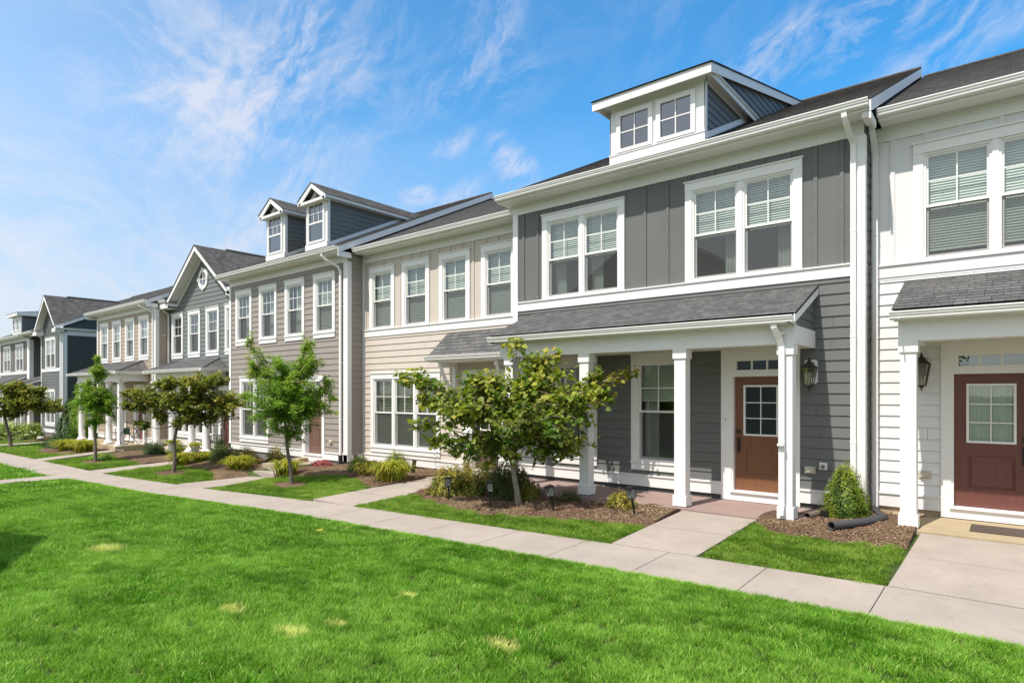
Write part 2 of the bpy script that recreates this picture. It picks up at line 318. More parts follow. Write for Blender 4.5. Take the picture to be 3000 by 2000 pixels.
# ------------------------------------------------------------------ mesh helpers
class MB:
    def __init__(s): s.v = []; s.f = []; s.m = []; s.uv = []
    def face(s, pts, m=0, uv=None):
        i = len(s.v); s.v += [tuple(p) for p in pts]; s.f.append(tuple(range(i, i + len(pts)))); s.m.append(m)
        s.uv.append(uv if uv else [(p[0], p[2]) for p in pts])
    def box(s, x0, x1, y0, y1, z0, z1, m=0):
        if x0 > x1: x0, x1 = x1, x0
        if y0 > y1: y0, y1 = y1, y0
        if z0 > z1: z0, z1 = z1, z0
        a, b, c, d = (x0, y0, z0), (x1, y0, z0), (x1, y1, z0), (x0, y1, z0)
        e, f, g, h = (x0, y0, z1), (x1, y0, z1), (x1, y1, z1), (x0, y1, z1)
        for q in ((a, b, f, e), (b, c, g, f), (c, d, h, g), (d, a, e, h), (e, f, g, h), (d, c, b, a)): s.face(q, m)
    def prism(s, pts, vec, m=0):
        vec = Vector(vec); A = [Vector(p) for p in pts]; B = [p + vec for p in A]; n = len(A)
        s.face(A[::-1], m); s.face(B, m)
        for i in range(n): j = (i + 1) % n; s.face((A[i], A[j], B[j], B[i]), m)
    def tube(s, path, r, seg=8, m=0, cap=True):
        P = [Vector(p) for p in path]; rr = r if isinstance(r, (list, tuple)) else [r] * len(P); rings = []
        up = None
        for i, p in enumerate(P):
            d = (P[min(i + 1, len(P) - 1)] - P[max(i - 1, 0)]).normalized()
            if up is None: up = Vector((0, 0, 1)) if abs(d.z) < .9 else Vector((1, 0, 0))
            a = d.cross(up).normalized(); b = a.cross(d).normalized(); up = b
            rings.append([p + (a * math.cos(2 * math.pi * k / seg) + b * math.sin(2 * math.pi * k / seg)) * rr[i] for k in range(seg)])
        for i in range(len(P) - 1):
            for k in range(seg):
                l = (k + 1) % seg; s.face((rings[i][k], rings[i][l], rings[i + 1][l], rings[i + 1][k]), m)
        if cap: s.face(rings[0][::-1], m); s.face(rings[-1], m)
    def rtube(s, path, w, d, m=0):
        # rectangular downspout: w across X, d across Y
        P = [Vector(p) for p in path]; rings = []
        for i, p in enumerate(P):
            t = (P[min(i + 1, len(P) - 1)] - P[max(i - 1, 0)]).normalized()
            a = Vector((1, 0, 0)); a = (a - t * a.dot(t)).normalized(); b = t.cross(a).normalized()
            c = .008
            rings.append([p + a * u + b * v for u, v in ((-w / 2 + c, -d / 2), (w / 2 - c, -d / 2), (w / 2, -d / 2 + c), (w / 2, d / 2), (-w / 2, d / 2), (-w / 2, -d / 2 + c))])
        n = 6
        for i in range(len(P) - 1):
            for k in range(n):
                l = (k + 1) % n; s.face((rings[i][k], rings[i][l], rings[i + 1][l], rings[i + 1][k]), m)
        s.face(rings[0][::-1], m); s.face(rings[-1], m)
    def lathe(s, prof, cx, cy, seg=16, m=0):
        rings = [[(cx + r * math.cos(2 * math.pi * k / seg), cy + r * math.sin(2 * math.pi * k / seg), z) for k in range(seg)] for r, z in prof]
        for i in range(len(prof) - 1):
            for k in range(seg):
                l = (k + 1) % seg; s.face((rings[i][k], rings[i][l], rings[i + 1][l], rings[i + 1][k]), m)
        s.face(rings[0][::-1], m); s.face(rings[-1], m)
    def build(s, name, mats, parent=None, smooth=False, loc=None):
        me = bpy.data.meshes.new(name)
        if not isinstance(mats, (list, tuple)): mats = [mats]
        me.from_pydata(s.v, [], s.f); 
        for mm in mats: me.materials.append(M[mm] if isinstance(mm, str) else mm)
        me.polygons.foreach_set('material_index', s.m)
        ul = me.uv_layers.new(name='UVMap'); flat = [c for q in s.uv for p in q for c in p]; ul.data.foreach_set('uv', flat)
        if smooth:
            me.polygons.foreach_set('use_smooth', [True] * len(s.f))
            bm = bmesh.new(); bm.from_mesh(me); bmesh.ops.remove_doubles(bm, verts=bm.verts, dist=1e-5); bm.to_mesh(me); bm.free()
            me.set_sharp_from_angle(angle=R(40))
        me.update(); o = bpy.data.objects.new(name, me); COL.objects.link(o)
        if parent is not None:
            o.parent = parent
            if parent.get('_root'): o.matrix_parent_inverse = Matrix.Translation(-Vector(parent['_root']))
        if loc is not None: o.location = loc
        return o
def tag(o, label=None, cat=None, group=None, kind=None):
    if label: o['label'] = label
    if cat: o['category'] = cat
    if group: o['group'] = group
    if kind: o['kind'] = kind
    return o
def root(name, loc, label, cat, group=None):
    o = bpy.data.objects.new(name, None); COL.objects.link(o); o.location = loc; o.empty_display_size = .2
    o['_root'] = tuple(loc); return tag(o, label, cat, group)
def rootl(name, loc, label, cat, group=None, rz=0.0):        # parts in local coordinates
    o = bpy.data.objects.new(name, None); COL.objects.link(o); o.location = loc; o.rotation_euler = (0, 0, rz); o.empty_display_size = .2
    return tag(o, label, cat, group)
def copy_thing(o, loc, rz, label, rx=0, ry=0):
    c = o.copy(); COL.objects.link(c); c.location = loc; c.rotation_euler = (rx, ry, rz); c['label'] = label
    for ch in list(o.children):
        d = ch.copy(); COL.objects.link(d); d.parent = c
        for g in list(ch.children):
            e = g.copy(); COL.objects.link(e); e.parent = d
    return c

def lap(mb, O, U, V, N, v0, v1, ulim, expo, t, holes=(), m=0, breaks=(), eps=.001):
    """courses of lapped boards or shingles on the plane O + u*U + v*V; each course is a wedge whose butt stands t proud"""
    O, U, V, N = Vector(O), Vector(U), Vector(V), Vector(N)
    pt = lambda u, v, off: O + U * u + V * v + N * off
    k = 0; a = v0
    while a < v1 - 1e-6:
        b = min(a + expo, v1)
        cuts = sorted({a, b} | {h for q in holes for h in q[2:4] if a < h < b} | {h for h in breaks if a < h < b})
        for c, d in zip(cuts, cuts[1:]):
            if d - c < 1e-4: continue
            L0, R0 = ulim(c + 1e-6); L1, R1 = ulim(d - 1e-6)
            if R0 - L0 < .005 and R1 - L1 < .005: continue
            segs = [(L0, R0, L1, R1)]
            for (h0, h1, g0, g1) in holes:
                if g0 <= c + 1e-5 and g1 >= d - 1e-5:
                    ns = []
                    for (p, q, r, w) in segs:
                        if max(q, w) <= h0 or min(p, r) >= h1: ns.append((p, q, r, w)); continue
                        if min(p, r) < h0: ns.append((min(p, h0), min(q, h0), min(r, h0), min(w, h0)))
                        if max(q, w) > h1: ns.append((max(p, h1), max(q, h1), max(r, h1), max(w, h1)))
                    segs = ns
            oc = eps + t * (1 - (c - a) / expo); od = eps + t * (1 - (d - a) / expo)
            for (p, q, r, w) in segs:
                mb.face((pt(p, c, oc), pt(q, c, oc), pt(w, d, od), pt(r, d, od)), m, [(p, c), (q, c), (w, d), (r, d)])
                if c == a:      # butt edge, undercut so that the course below runs in behind it
                    uc = min(.020, expo * .09); ti = max(.003, oc * .32); vm = c + expo * .45
                    P4 = [(-uc * .5, oc), (-uc * .5, oc - ti), (uc, oc - ti), (uc, -.004)]
                    mb.face((pt(p, c - uc * .5, oc), pt(q, c - uc * .5, oc), pt(q, c, oc), pt(p, c, oc)), m, [(p, vm), (q, vm), (q, vm), (p, vm)])
                    for (s0, n0), (s1, n1) in zip(P4, P4[1:]): mb.face((pt(p, c + s1, n1), pt(q, c + s1, n1), pt(q, c + s0, n0), pt(p, c + s0, n0)), m, [(p, vm), (q, vm), (q, vm + .001), (p, vm + .001)])
        a = b; k += 1
X_, Y_, Z_ = (1, 0, 0), (0, 1, 0), (0, 0, 1)
NF = (0, -1, 0)
def siding(x0, x1, Yw, z0, z1, holes=(), expo=.182, ulim=None, mb=None, m=0, breaks=()):
    rj = random.Random(int(abs(x0 * 31 + z0 * 7))); hj = []; zz = z0
    while zz < z1:                                   # butt joints between board lengths
        xx = x0 + rj.uniform(.4, 3.4)
        while xx < x1 - .3:
            if ulim is None: hj.append((xx - .0022, xx + .0022, zz, min(z1, zz + expo)))
            xx += rj.choice((2.4, 3.0, 3.65))
        zz += expo
    holes = list(holes) + hj
    mb = mb or MB(); lap(mb, (0, Yw, 0), X_, Z_, NF, z0, z1, ulim or (lambda v: (x0, x1)), expo, .018, holes, m, breaks); return mb
def panel(x0, x1, Yw, z0, z1, holes=(), battens=(), mb=None, m=0):
    mb = mb or MB(); lap(mb, (0, Yw, 0), X_, Z_, NF, z0, z1, lambda v: (x0, x1), 50, 0.0, holes, m)
    for b in battens:
        ivs = [(z0, z1)]
        for (h0, h1, g0, g1) in holes:
            if h0 - .03 < b < h1 + .03:
                ni = []
                for (p, q) in ivs:
                    if q <= g0 or p >= g1: ni.append((p, q)); continue
                    if p < g0: ni.append((p, g0))
                    if q > g1: ni.append((g1, q))
                ivs = ni
        for p, q in ivs:
            if q - p > .02: mb.box(b - .032, b + .032, Yw - .022, Yw + .002, p + .001, q - .001, m)
    return mb

# ------------------------------------------------------------------ windows and doors
WC = [0]
def window(par, x0, x1, z0, z1, Yw, n=1, grid=(2, 2), blind='full', apron=0.0, slat=.95, curt=0, head=.18, full=True, dark=False, tall=None, gl=None):
    """x0..x1, z0..z1 outline of the casing; n units side by side"""
    WC[0] += 1; rng = random.Random(WC[0] * 7)
    w = MB(); fy = Yw - .042; by = Yw + .02
    cs = .135
    w.box(x0, x0 + cs, fy, by, z0, z1 - head); w.box(x1 - cs, x1, fy, by, z0, z1 - head)
    w.box(x0 - .001, x1 + .001, fy - .006, by, z1 - head, z1 - .025); w.box(x0 - .022, x1 + .022, fy - .03, by, z1 - .025, z1)
    sill = .055
    w.box(x0 + cs, x1 - cs, fy, by, z0, z0 + .02)
    if apron > 0:
        w.box(x0 - .01, x1 + .01, fy - .022, by, z0 - .035, z0 - .001); w.box(x0 + .004, x1 - .004, fy, by, z0 - apron, z0 - .036)
    ix0, ix1 = x0 + cs, x1 - cs; iz0, iz1 = z0 + .02, z1 - head
    mull = .075; uw = (ix1 - ix0 - mull * (n - 1)) / n
    panes = MB(); bl = MB(); cu = MB(); scr = MB(); sash = MB()
    zm = iz0 + (iz1 - iz0) * (.5 if tall is None else tall)
    for k in range(n):
        a = ix0 + k * (uw + mull); b = a + uw
        if k: w.box(a - mull, a, fy + .006, by, iz0, iz1)
        f = .035; yo = Yw - .02
        w.box(a, a + f, yo, Yw + .075, iz0, iz1); w.box(b - f, b, yo, Yw + .075, iz0, iz1)
        w.box(a + f, b - f, yo, Yw + .075, iz1 - f, iz1); w.box(a + f, b - f, yo - .012, Yw + .075, iz0, iz0 + .03)
        a2, b2, c2, d2 = a + f, b - f, iz0 + .03, iz1 - f; r = .032
        ys = Yw + .005
        # upper sash (outer) and lower sash (inner)
        for (p, q, yy) in (((zm - .02), d2, ys), (c2, zm + .02, ys + .034)):
            sash.box(a2, a2 + r, yy, yy + .03, p, q); sash.box(b2 - r, b2, yy, yy + .03, p, q)
            sash.box(a2 + r, b2 - r, yy, yy + .03, q - r, q); sash.box(a2 + r, b2 - r, yy, yy + .03, p, p + r + (.012 if yy > ys else .006))
            panes.face(((a2 + r, yy + .016, p + r), (b2 - r, yy + .016, p + r), (b2 - r, yy + .016, q - r), (a2 + r, yy + .016, q - r)))
        gx, gz = grid; p, q = zm - .02 + r, d2 - r; mw = .0095
        for i in range(1, gx):
            xx = a2 + r + (b2 - a2 - 2 * r) * i / gx; sash.box(xx - mw, xx + mw, ys + .004, ys + .013, p, q)
        for j in range(1, gz):
            zz = p + (q - p) * j / gz; sash.box(a2 + r, b2 - r, ys + .0035, ys + .0125, zz - mw, zz + mw)
        scr.face(((a2, ys + .022, c2), (b2, ys + .022, c2), (b2, ys + .022, zm - .02), (a2, ys + .022, zm - .02)))
        yb = Yw + .115
        if blind:
            bot = {'full': c2 + .01, 'half': zm - .03, 'mid': zm + .22, 'three': c2 + .13}[blind]
            bl.box(a2 - .01, b2 + .01, yb - .03, yb + .03, d2 - .03, d2 + .02)
            zz = d2 - .06; sl = slat + rng.uniform(-.1, .1); dx = .025 * math.cos(sl); dz = .025 * math.sin(sl)
            while zz > bot:
                bl.face(((a2 - .005, yb - dx, zz - dz), (b2 + .005, yb - dx, zz - dz), (b2 + .005, yb + dx, zz + dz), (a2 - .005, yb + dx, zz + dz)))
                zz -= .043
            bl.box(a2 - .005, b2 + .005, yb - .025, yb + .025, bot - .02, bot - .002)
        if curt:
            xs = [a2 + (b2 - a2) * (0 if curt == 1 else .62) + (b2 - a2) * .38 * i / 22 for i in range(23)]
            if curt == 3: xs = [a2 + (b2 - a2) * i / 40 for i in range(41)]
            ysn = [Yw + .27 + .018 * math.sin(i * 1.35 + rng.random()) for i in range(len(xs))]
            for i in range(len(xs) - 1):
                cu.face(((xs[i], ysn[i], c2 - .02), (xs[i + 1], ysn[i + 1], c2 - .02), (xs[i + 1], ysn[i + 1], d2), (xs[i], ysn[i], d2)))
    o = w.build('window', 'white', par)
    sash.build('sash', 'white', o); panes.build('pane', 'glass_dark' if dark else (gl or 'glass'), o)
    if full:
        if bl.f: bl.build('blind', 'blind', o)
        if cu.f: cu.build('curtain', 'curtain', o)
        if not dark: scr.build('insect_screen', 'screen', o)
    return o, (x0 + .03, x1 - .03, z0 + .005 - (apron * .0), z1 - .03)
def small_window(par, x0, x1, z0, z1, Yw, grid=(2, 2), casing=.09, dh=False, name='window'):
    """fixed dormer window; one mesh with white frame and dark glass"""
    w = MB(); fy = Yw - .03; c = casing
    w.box(x0, x0 + c, fy, Yw + .02, z0, z1); w.box(x1 - c, x1, fy, Yw + .02, z0, z1)
    w.box(x0 + c, x1 - c, fy, Yw + .02, z1 - c, z1); w.box(x0 + c, x1 - c, fy, Yw + .02, z0, z0 + c * .8)
    a, b, p, q = x0 + c, x1 - c, z0 + c * .8, z1 - c
    pb = p
    if dh:
        pb = (p + q) / 2; w.box(a, b, Yw - .012, Yw + .03, pb - .03, pb + .02); pb += .02
    for i in range(1, grid[0]): xx = a + (b - a) * i / grid[0]; w.box(xx - .011, xx + .011, Yw - .008, Yw + .004, pb, q)
    for j in range(1, grid[1]): zz = pb + (q - pb) * j / grid[1]; w.box(a, b, Yw - .0075, Yw + .0035, zz - .011, zz + .011)
    w.face(((a, Yw + .008, p), (b, Yw + .008, p), (b, Yw + .008, q), (a, Yw + .008, q)), 1)
    return w.build(name, ['white', 'glass_dark'], par)

def door(par, x0, x1, z0, zt, Yw, mat_, cas0, cas1, ztop, zbot, recess=.12, lite=True, transom=True, curtain=False, handle='left', storm=False):
    fr = MB(); fy = Yw - .042; Yd = Yw + recess
    fr.box(cas0, x0 - .035, fy, Yw + .02, zbot, ztop); fr.box(x1 + .035, cas1, fy, Yw + .02, zbot, ztop)
    fr.box(x0 - .035, x0, fy + .014, Yd + .06, z0 - .02, zt); fr.box(x1, x1 + .035, fy + .014, Yd + .06, z0 - .02, zt)
    fr.box(x0 - .035, x1 + .035, fy + .013, Yd + .06, zt, zt + .05)
    fr.box(x0 - .035, x1 + .035, fy, Yw + .02, zbot, z0 - .045)
    fr.box(x0 - .05, x1 + .05, fy - .035, Yd + .02, z0 - .045, z0 - .012)
    tz0, tz1 = zt + .12, zt + .28
    o = fr
    if transom:
        fr.box(x0 - .035, x1 + .035, fy + .008, Yw + .02, zt + .05, tz0 - .045)
        fr.box(x0 - .035, x1 + .035, fy, Yw + .02, tz1 + .07, ztop)
        fr.box(x0 - .035, x0 + .0, fy + .001, Yw + .02, tz0 - .045, tz1 + .07); fr.box(x1, x1 + .035, fy + .001, Yw + .02, tz0 - .045, tz1 + .07)
    else:
        fr.box(x0 - .035, x1 + .035, fy, Yw + .02, zt + .05, ztop)
    fo = fr.build('door_frame', 'white', par)
    if transom:
        t = MB(); a, b = x0, x1
        for q in ((a, b, tz0 - .045, tz0), (a, b, tz1, tz1 + .07), (a, a + .06, tz0, tz1), (b - .06, b, tz0, tz1)):
            t.box(q[0], q[1], Yw - .035, Yw + .03, q[2], q[3])
        for i in (1, 2): xx = a + .06 + (b - a - .12) * i / 3; t.box(xx - .014, xx + .014, Yw - .02, Yw + .012, tz0, tz1)
        t.face(((a + .06, Yw + .008, tz0), (b - .06, Yw + .008, tz0), (b - .06, Yw + .008, tz1), (a + .06, Yw + .008, tz1)), 1)
        t.build('transom_window', ['white', 'glass_dark'], par)
    d = MB(); w = x1 - x0; h = zt - z0
    lx0, lx1, lz0, lz1 = x0 + .155 * w / .91, x1 - .155 * w / .91, z0 + h * .48, z0 + h * .925
    pz0, pz1 = z0 + h * .135, z0 + h * .39
    holes = [(lx0, lx1, lz0, lz1), (lx0 + .01, lx1 - .01, pz0, pz1)] if lite else [(x0 + .12, x0 + w / 2 - .05, z0 + .2, z0 + h * .45), (x0 + w / 2 + .05, x1 - .12, z0 + .2, z0 + h * .45), (x0 + .12, x0 + w / 2 - .05, z0 + h * .53, z0 + h * .92), (x0 + w / 2 + .05, x1 - .12, z0 + h * .53, z0 + h * .92)]
    lap(d, (0, Yd, 0), X_, Z_, NF, z0, zt, lambda v: (x0, x1), 50, 0, holes)
    for (a, b, c, e) in (holes[1:] if lite else holes):     # raised panels in a sunk field
        i = .028
        d.face(((a, Yd, c), (b, Yd, c), (b - i, Yd + .02, c + i), (a + i, Yd + .02, c + i))); d.face(((b, Yd, c), (b, Yd, e), (b - i, Yd + .02, e - i), (b - i, Yd + .02, c + i)))
        d.face(((b, Yd, e), (a, Yd, e), (a + i, Yd + .02, e - i), (b - i, Yd + .02, e - i))); d.face(((a, Yd, e), (a, Yd, c), (a + i, Yd + .02, c + i), (a + i, Yd + .02, e - i)))
        j = .055
        d.face(((a + i, Yd + .02, c + i), (b - i, Yd + .02, c + i), (b - j, Yd + .006, c + j), (a + j, Yd + .006, c + j))); d.face(((b - i, Yd + .02, c + i), (b - i, Yd + .02, e - i), (b - j, Yd + .006, e - j), (b - j, Yd + .006, c + j)))
        d.face(((b - i, Yd + .02, e - i), (a + i, Yd + .02, e - i), (a + j, Yd + .006, e - j), (b - j, Yd + .006, e - j))); d.face(((a + i, Yd + .02, e - i), (a + i, Yd + .02, c + i), (a + j, Yd + .006, c + j), (a + j, Yd + .006, e - j)))
        d.face(((a + j, Yd + .006, c + j), (b - j, Yd + .006, c + j), (b - j, Yd + .006, e - j), (a + j, Yd + .006, e - j)))
    do = d.build('door', mat_, par)
    if lite:
        g = MB(); c = .032
        for q in ((lx0, lx0 + c, lz0, lz1), (lx1 - c, lx1, lz0, lz1), (lx0 + c, lx1 - c, lz0, lz0 + c), (lx0 + c, lx1 - c, lz1 - c, lz1)): g.box(q[0], q[1], Yd - .018, Yd + .02, q[2], q[3])
        xm = (lx0 + lx1) / 2; g.box(xm - .008, xm + .008, Yd - .008, Yd + .004, lz0 + c, lz1 - c)
        for i in (1, 2): zz = lz0 + c + (lz1 - lz0 - 2 * c) * i / 3; g.box(lx0 + c, lx1 - c, Yd - .0075, Yd + .0035, zz - .008, zz + .008)
        g.face(((lx0 + c, Yd + .008, lz0 + c), (lx1 - c, Yd + .008, lz0 + c), (lx1 - c, Yd + .008, lz1 - c), (lx0 + c, Yd + .008, lz1 - c)), 1)
        g.build('door_window', ['white', 'glass'], do)
        cu = MB(); N = 44
        if curtain:
            for i in range(N):
                xa, xb = lx0 + (lx1 - lx0) * i / N, lx0 + (lx1 - lx0) * (i + 1) / N
                ya, yb = Yd + .05 + .012 * math.sin(i * 1.7), Yd + .05 + .012 * math.sin((i + 1) * 1.7)
                cu.face(((xa, ya, lz0), (xb, yb, lz0), (xb, yb, lz1), (xa, ya, lz1)))
            cu.build('curtain', 'curtain', do)
    hd = MB(); hx = (x0 + .07) if handle == 'left' else (x1 - .07); hz = z0 + h * .42
    if handle == 'right' and lite: hx = x1 - .065
    hd.box(hx - .032, hx + .032, Yd - .022, Yd, hz + .16, hz + .225); hd.box(hx - .026, hx + .026, Yd - .016, Yd, hz - .19, hz + .09)
    hd.tube([(hx, Yd - .01, hz + .05), (hx, Yd - .06, hz + .03), (hx, Yd - .062, hz - .10), (hx, Yd - .012, hz - .14)], .009, 6)
    hd.build('handle', 'bronze', do)
    return do, (cas0 + .03, cas1 - .03, zbot + .005, ztop - .005)

def interior(par, x0, x1, Yw, z0, z1, zf):
    b = MB(); Y1 = Yw + 2.6; Y0 = Yw + .03
    for (p, q) in ((z0, zf - .15), (zf + .15, z1)):
        b.face(((x0, Y1, p), (x1, Y1, p), (x1, Y1, q), (x0, Y1, q))); b.face(((x0, Y0, p), (x1, Y0, p), (x1, Y1, p), (x0, Y1, p)))
        b.face(((x0, Y0, q), (x1, Y0, q), (x1, Y1, q), (x0, Y1, q))); b.face(((x0, Y0, p), (x0, Y1, p), (x0, Y1, q), (x0, Y0, q))); b.face(((x1, Y0, p), (x1, Y1, p), (x1, Y1, q), (x1, Y0, q)))
    return b.build('interior_wall', 'interior', par)

# ------------------------------------------------------------------ roofs and gutters
RS = .478
def roofz(y, Yw, d): return 6.53 - d + RS * (y - (Yw - .42))
def gutter_x(mb, x0, x1, y, z, m=0):
    """K-style gutter along X; y,z = outer top lip"""
    prof = [(0, 0), (0, -.018), (.012, -.03), (.016, -.052), (.03, -.07), (.034, -.098), (.055, -.118), (.12, -.118), (.12, -.012), (.012, -.012), (.012, 0)]
    mb.prism([(x0, y + p, z + q) for p, q in prof], (x1 - x0, 0, 0), m)
def gutter_y(mb, x, y0, y1, z, sgn=1, m=0):
    prof = [(0, 0), (0, -.018), (.012, -.03), (.016, -.052), (.03, -.07), (.034, -.098), (.055, -.118), (.12, -.118), (.12, -.012), (.012, -.012), (.012, 0)]
    mb.prism([(x - sgn * p, y0, z + q) for p, q in prof], (0, y1 - y0, 0), m)
def main_roof(par, x0, x1, Yw, d, gx0=None, gx1=None, rake_r=True, rake_l=False, frieze=True, side='sid_dark', fx0=None, fx1=None, depth=12.8, mat_='shingle', front=None):
    ye = Yw - .42; ze = 6.53 - d; yr = ye + depth / 2 + .4; zr = roofz(yr, Yw, d)
    r = MB(); L = math.hypot(yr - ye, zr - ze)
    V = Vector((0, (yr - ye) / L, (zr - ze) / L)); N = Vector((0, -V.z, V.y))
    vc = (Yw + .06 - ye) * math.hypot(1, RS)                     # in front of a gable wing the slope starts behind the wall
    lap(r, (0, ye - .02, ze - .01), X_, V, N, 0, L + .02, (lambda v: (x0, x1)) if front is None else (lambda v: front if v < vc else (x0, x1)), .142, .005, breaks=() if front is None else (vc,))
    r.face(((x0, yr, zr - .01), (x1, yr, zr - .01), (x1, 2 * yr - ye, ze), (x0, 2 * yr - ye, ze)))
    r.tube([(x0, yr, zr + .0), (x1, yr, zr + .0)], .045, 6)
    # underside and end faces
    u0, u1 = front or (x0, x1); yq = Yw if front else yr; zq = roofz(Yw, Yw, d) if front else zr
    r.face(((u0, ye, ze - .05), (u1, ye, ze - .05), (u1, yq, zq - .05), (u0, yq, zq - .05)))
    for xx in ((x0,) if front else (x0, x1)): r.face(((xx, ye - .02, ze - .05), (xx, ye - .02, ze), (xx, yr, zr + .01), (xx, yr, zr - .05)))
    ro = r.build('roof', mat_, par)
    t = MB()
    a, b = (gx0 if gx0 is not None else x0), (gx1 if gx1 is not None else x1)
    t.box(a + .01, b - .03, ye, ye + .022, ze - .17, ze - .016)                  # fascia
    t.box(a + .01, b - .03, ye + .022, Yw + .02, ze - .165, ze - .145)               # soffit
    if frieze:
        p, q = (fx0 if fx0 is not None else x0), (fx1 if fx1 is not None else x1)
        t.box(p, q, Yw - .032, Yw + .02, 6.14 - d, ze - .166)
        t.box(p, q, Yw - .055, Yw - .0325, ze - .21, ze - .166)
    def rake(xa, xb, y0=ye - .03):
        z_ = lambda y: roofz(y, Yw, d)
        t.prism([(xa, y0, z_(y0) - .018), (xa, y0, z_(y0) - .20), (xa, yr, z_(yr) - .20), (xa, yr, z_(yr) - .018)], (xb - xa, 0, 0))
        t.prism([(xa, 2 * yr - y0, z_(y0) - .018), (xa, 2 * yr - y0, z_(y0) - .20), (xa, yr, z_(yr) - .20), (xa, yr, z_(yr) - .018)], (xb - xa, 0, 0))
        t.box(xa, xb, y0, Yw + .02, z_(y0) - .30, z_(y0) - .19)
    if rake_r: rake(x1 - .024, x1 + .004); t.box(x1 - .13, x1 - .025, ye + .03, Yw, ze - .26, ze - .166)
    if rake_l: rake(x0 - .004, x0 + .024)
    t.build('eave_trim', 'white', par)
    g = MB(); gutter_x(g, a, b - .03, ye - .12, ze - .012); g.build('gutter', 'white', par)
    return ro, yr, zr
def side_wall(par, X, Yw, d, nrm, mat_, z0, yr, dep=.62, far=None, rakez=.05, full=False):
    s = MB(); N = (nrm, 0, 0); ye = Yw - .42; Yb = far or (2 * yr - Yw)
    if full:
        lap(s, (X, 0, 0), Y_, Z_, N, z0, roofz(yr, Yw, d) - rakez, lambda v: (Yw if v < 6.3 - d else Yw + max(0, (v - roofz(Yw, Yw, d) + rakez) / RS), Yb - (0 if v < 6.3 - d else max(0, (v - roofz(Yw, Yw, d) + rakez) / RS))), .182, .013, breaks=[6.3 - d])
    else:
        lap(s, (X, 0, 0), Y_, Z_, N, z0, 6.36 - d, lambda v: (Yw, Yw + dep), .182, .013)
        s.face(((X, Yw, 6.36 - d), (X, yr, roofz(yr, Yw, d) - .06), (X, yr, roofz(yr, Yw, d) - 1.2), (X, Yw + .6, 5.9 - d)))
        s.face(((X, Yw + dep, z0), (X, Yb, z0), (X, Yb, 6.3 - d), (X, Yw + dep, 6.3 - d)))
    return s.build('side_wall', mat_, par)
def back_shell(par, x0, x1, Yw, yr, d, mat_):
    s = MB(); Yb = 2 * yr - Yw
    s.face(((x0, Yb, -1.2), (x1, Yb, -1.2), (x1, Yb, 6.4 - d), (x0, Yb, 6.4 - d)))
    s.face(((x0, Yw + .03, -1.2), (x0, Yb, -1.2), (x0, Yb, 6.4 - d), (x0, Yw + .03, 6.4 - d)))
    s.face(((x1 - .03, Yw + .03, -1.2), (x1 - .03, Yb, -1.2), (x1 - .03, Yb, 6.4 - d), (x1 - .03, Yw + .03, 6.4 - d)))
    s.face(((x0, Yw + .05, 6.32 - d), (x1 - .03, Yw + .05, 6.32 - d), (x1 - .03, Yb, 6.32 - d), (x0, Yb, 6.32 - d)))
    return s.build('rear_wall', mat_, par)
def trim_boards(par, boxes, mat_='white', name='trim'):
    t = MB()
    for b in boxes: t.box(*b)
    return t.build(name, mat_, par)
def base_boards(Yw, x0, x1, d, gaps=()):
    out = []; ivs = [(x0, x1)]
    for g0, g1 in gaps:
        ni = []
        for p, q in ivs:
            if q <= g0 or p >= g1: ni.append((p, q)); continue
            if p < g0: ni.append((p, g0))
            if q > g1: ni.append((g1, q))
        ivs = ni
    for p, q in ivs:
        out.append((p, q, Yw - .036, Yw + .02, .15 - d, .355 - d)); out.append((p, q, Yw - .06, Yw + .02, .355 - d, .385 - d))
    return out
def foundation(par, x0, x1, Yw, z0, z1, mat_='found'):
    f = MB(); f.box(x0, x1, Yw + .005, Yw + .1, z0, z1); return f.build('foundation', mat_, par)
def column_sq(par, x, y, z0, z1, w=.2):
    c = MB(); h = w / 2
    c.box(x - h, x + h, y - h, y + h, z0 + .18, z1 - .16)
    c.box(x - h - .022, x + h + .022, y - h - .022, y + h + .022, z0, z0 + .18); c.box(x - h - .022, x + h + .022, y - h - .022, y + h + .022, z1 - .16, z1)
    return c.build('column', 'white', par)
def column_rd(par, x, y, z0, z1, r=.135):
    c = MB(); c.box(x - .2, x + .2, y - .2, y + .2, z0, z0 + .06); c.box(x - .19, x + .19, y - .19, y + .19, z1 - .05, z1)
    c.lathe([(.19, z0 + .06), (.205, z0 + .09), (.19, z0 + .13), (.155, z0 + .15), (r, z0 + .19), (r, z0 + 1.0), (r * .86, z1 - .2), (r, z1 - .19), (r, z1 - .17), (r * .9, z1 - .16), (r * .9, z1 - .10), (.17, z1 - .05)], x, y, 20)
    return c.build('column', 'white', par, smooth=True)
def downspout(par, pts, w=.078, d=.058, boot=False, name='downspout', mat_='white'):
    m = MB(); m.rtube(pts, w, d)
    x, y, z = pts[-1]
    for zz in (2.9, 1.2, 4.6):
        if pts[0][2] > zz > z + .3 and len(pts) > 2: m.box(x - w / 2 - .004, x + w / 2 + .004, y - d / 2 - .004, y + d / 2 + .03, zz, zz + .03)
    o = m.build(name, mat_, par)
    if boot:
        b = MB(); b.rtube([(x, y, z + .22), (x, y, z + .02), (x, y - .05, z - .04), (x, y - .15, z - .07)], w + .03, d + .03); b.build('downspout_boot', 'black', o)
    return o
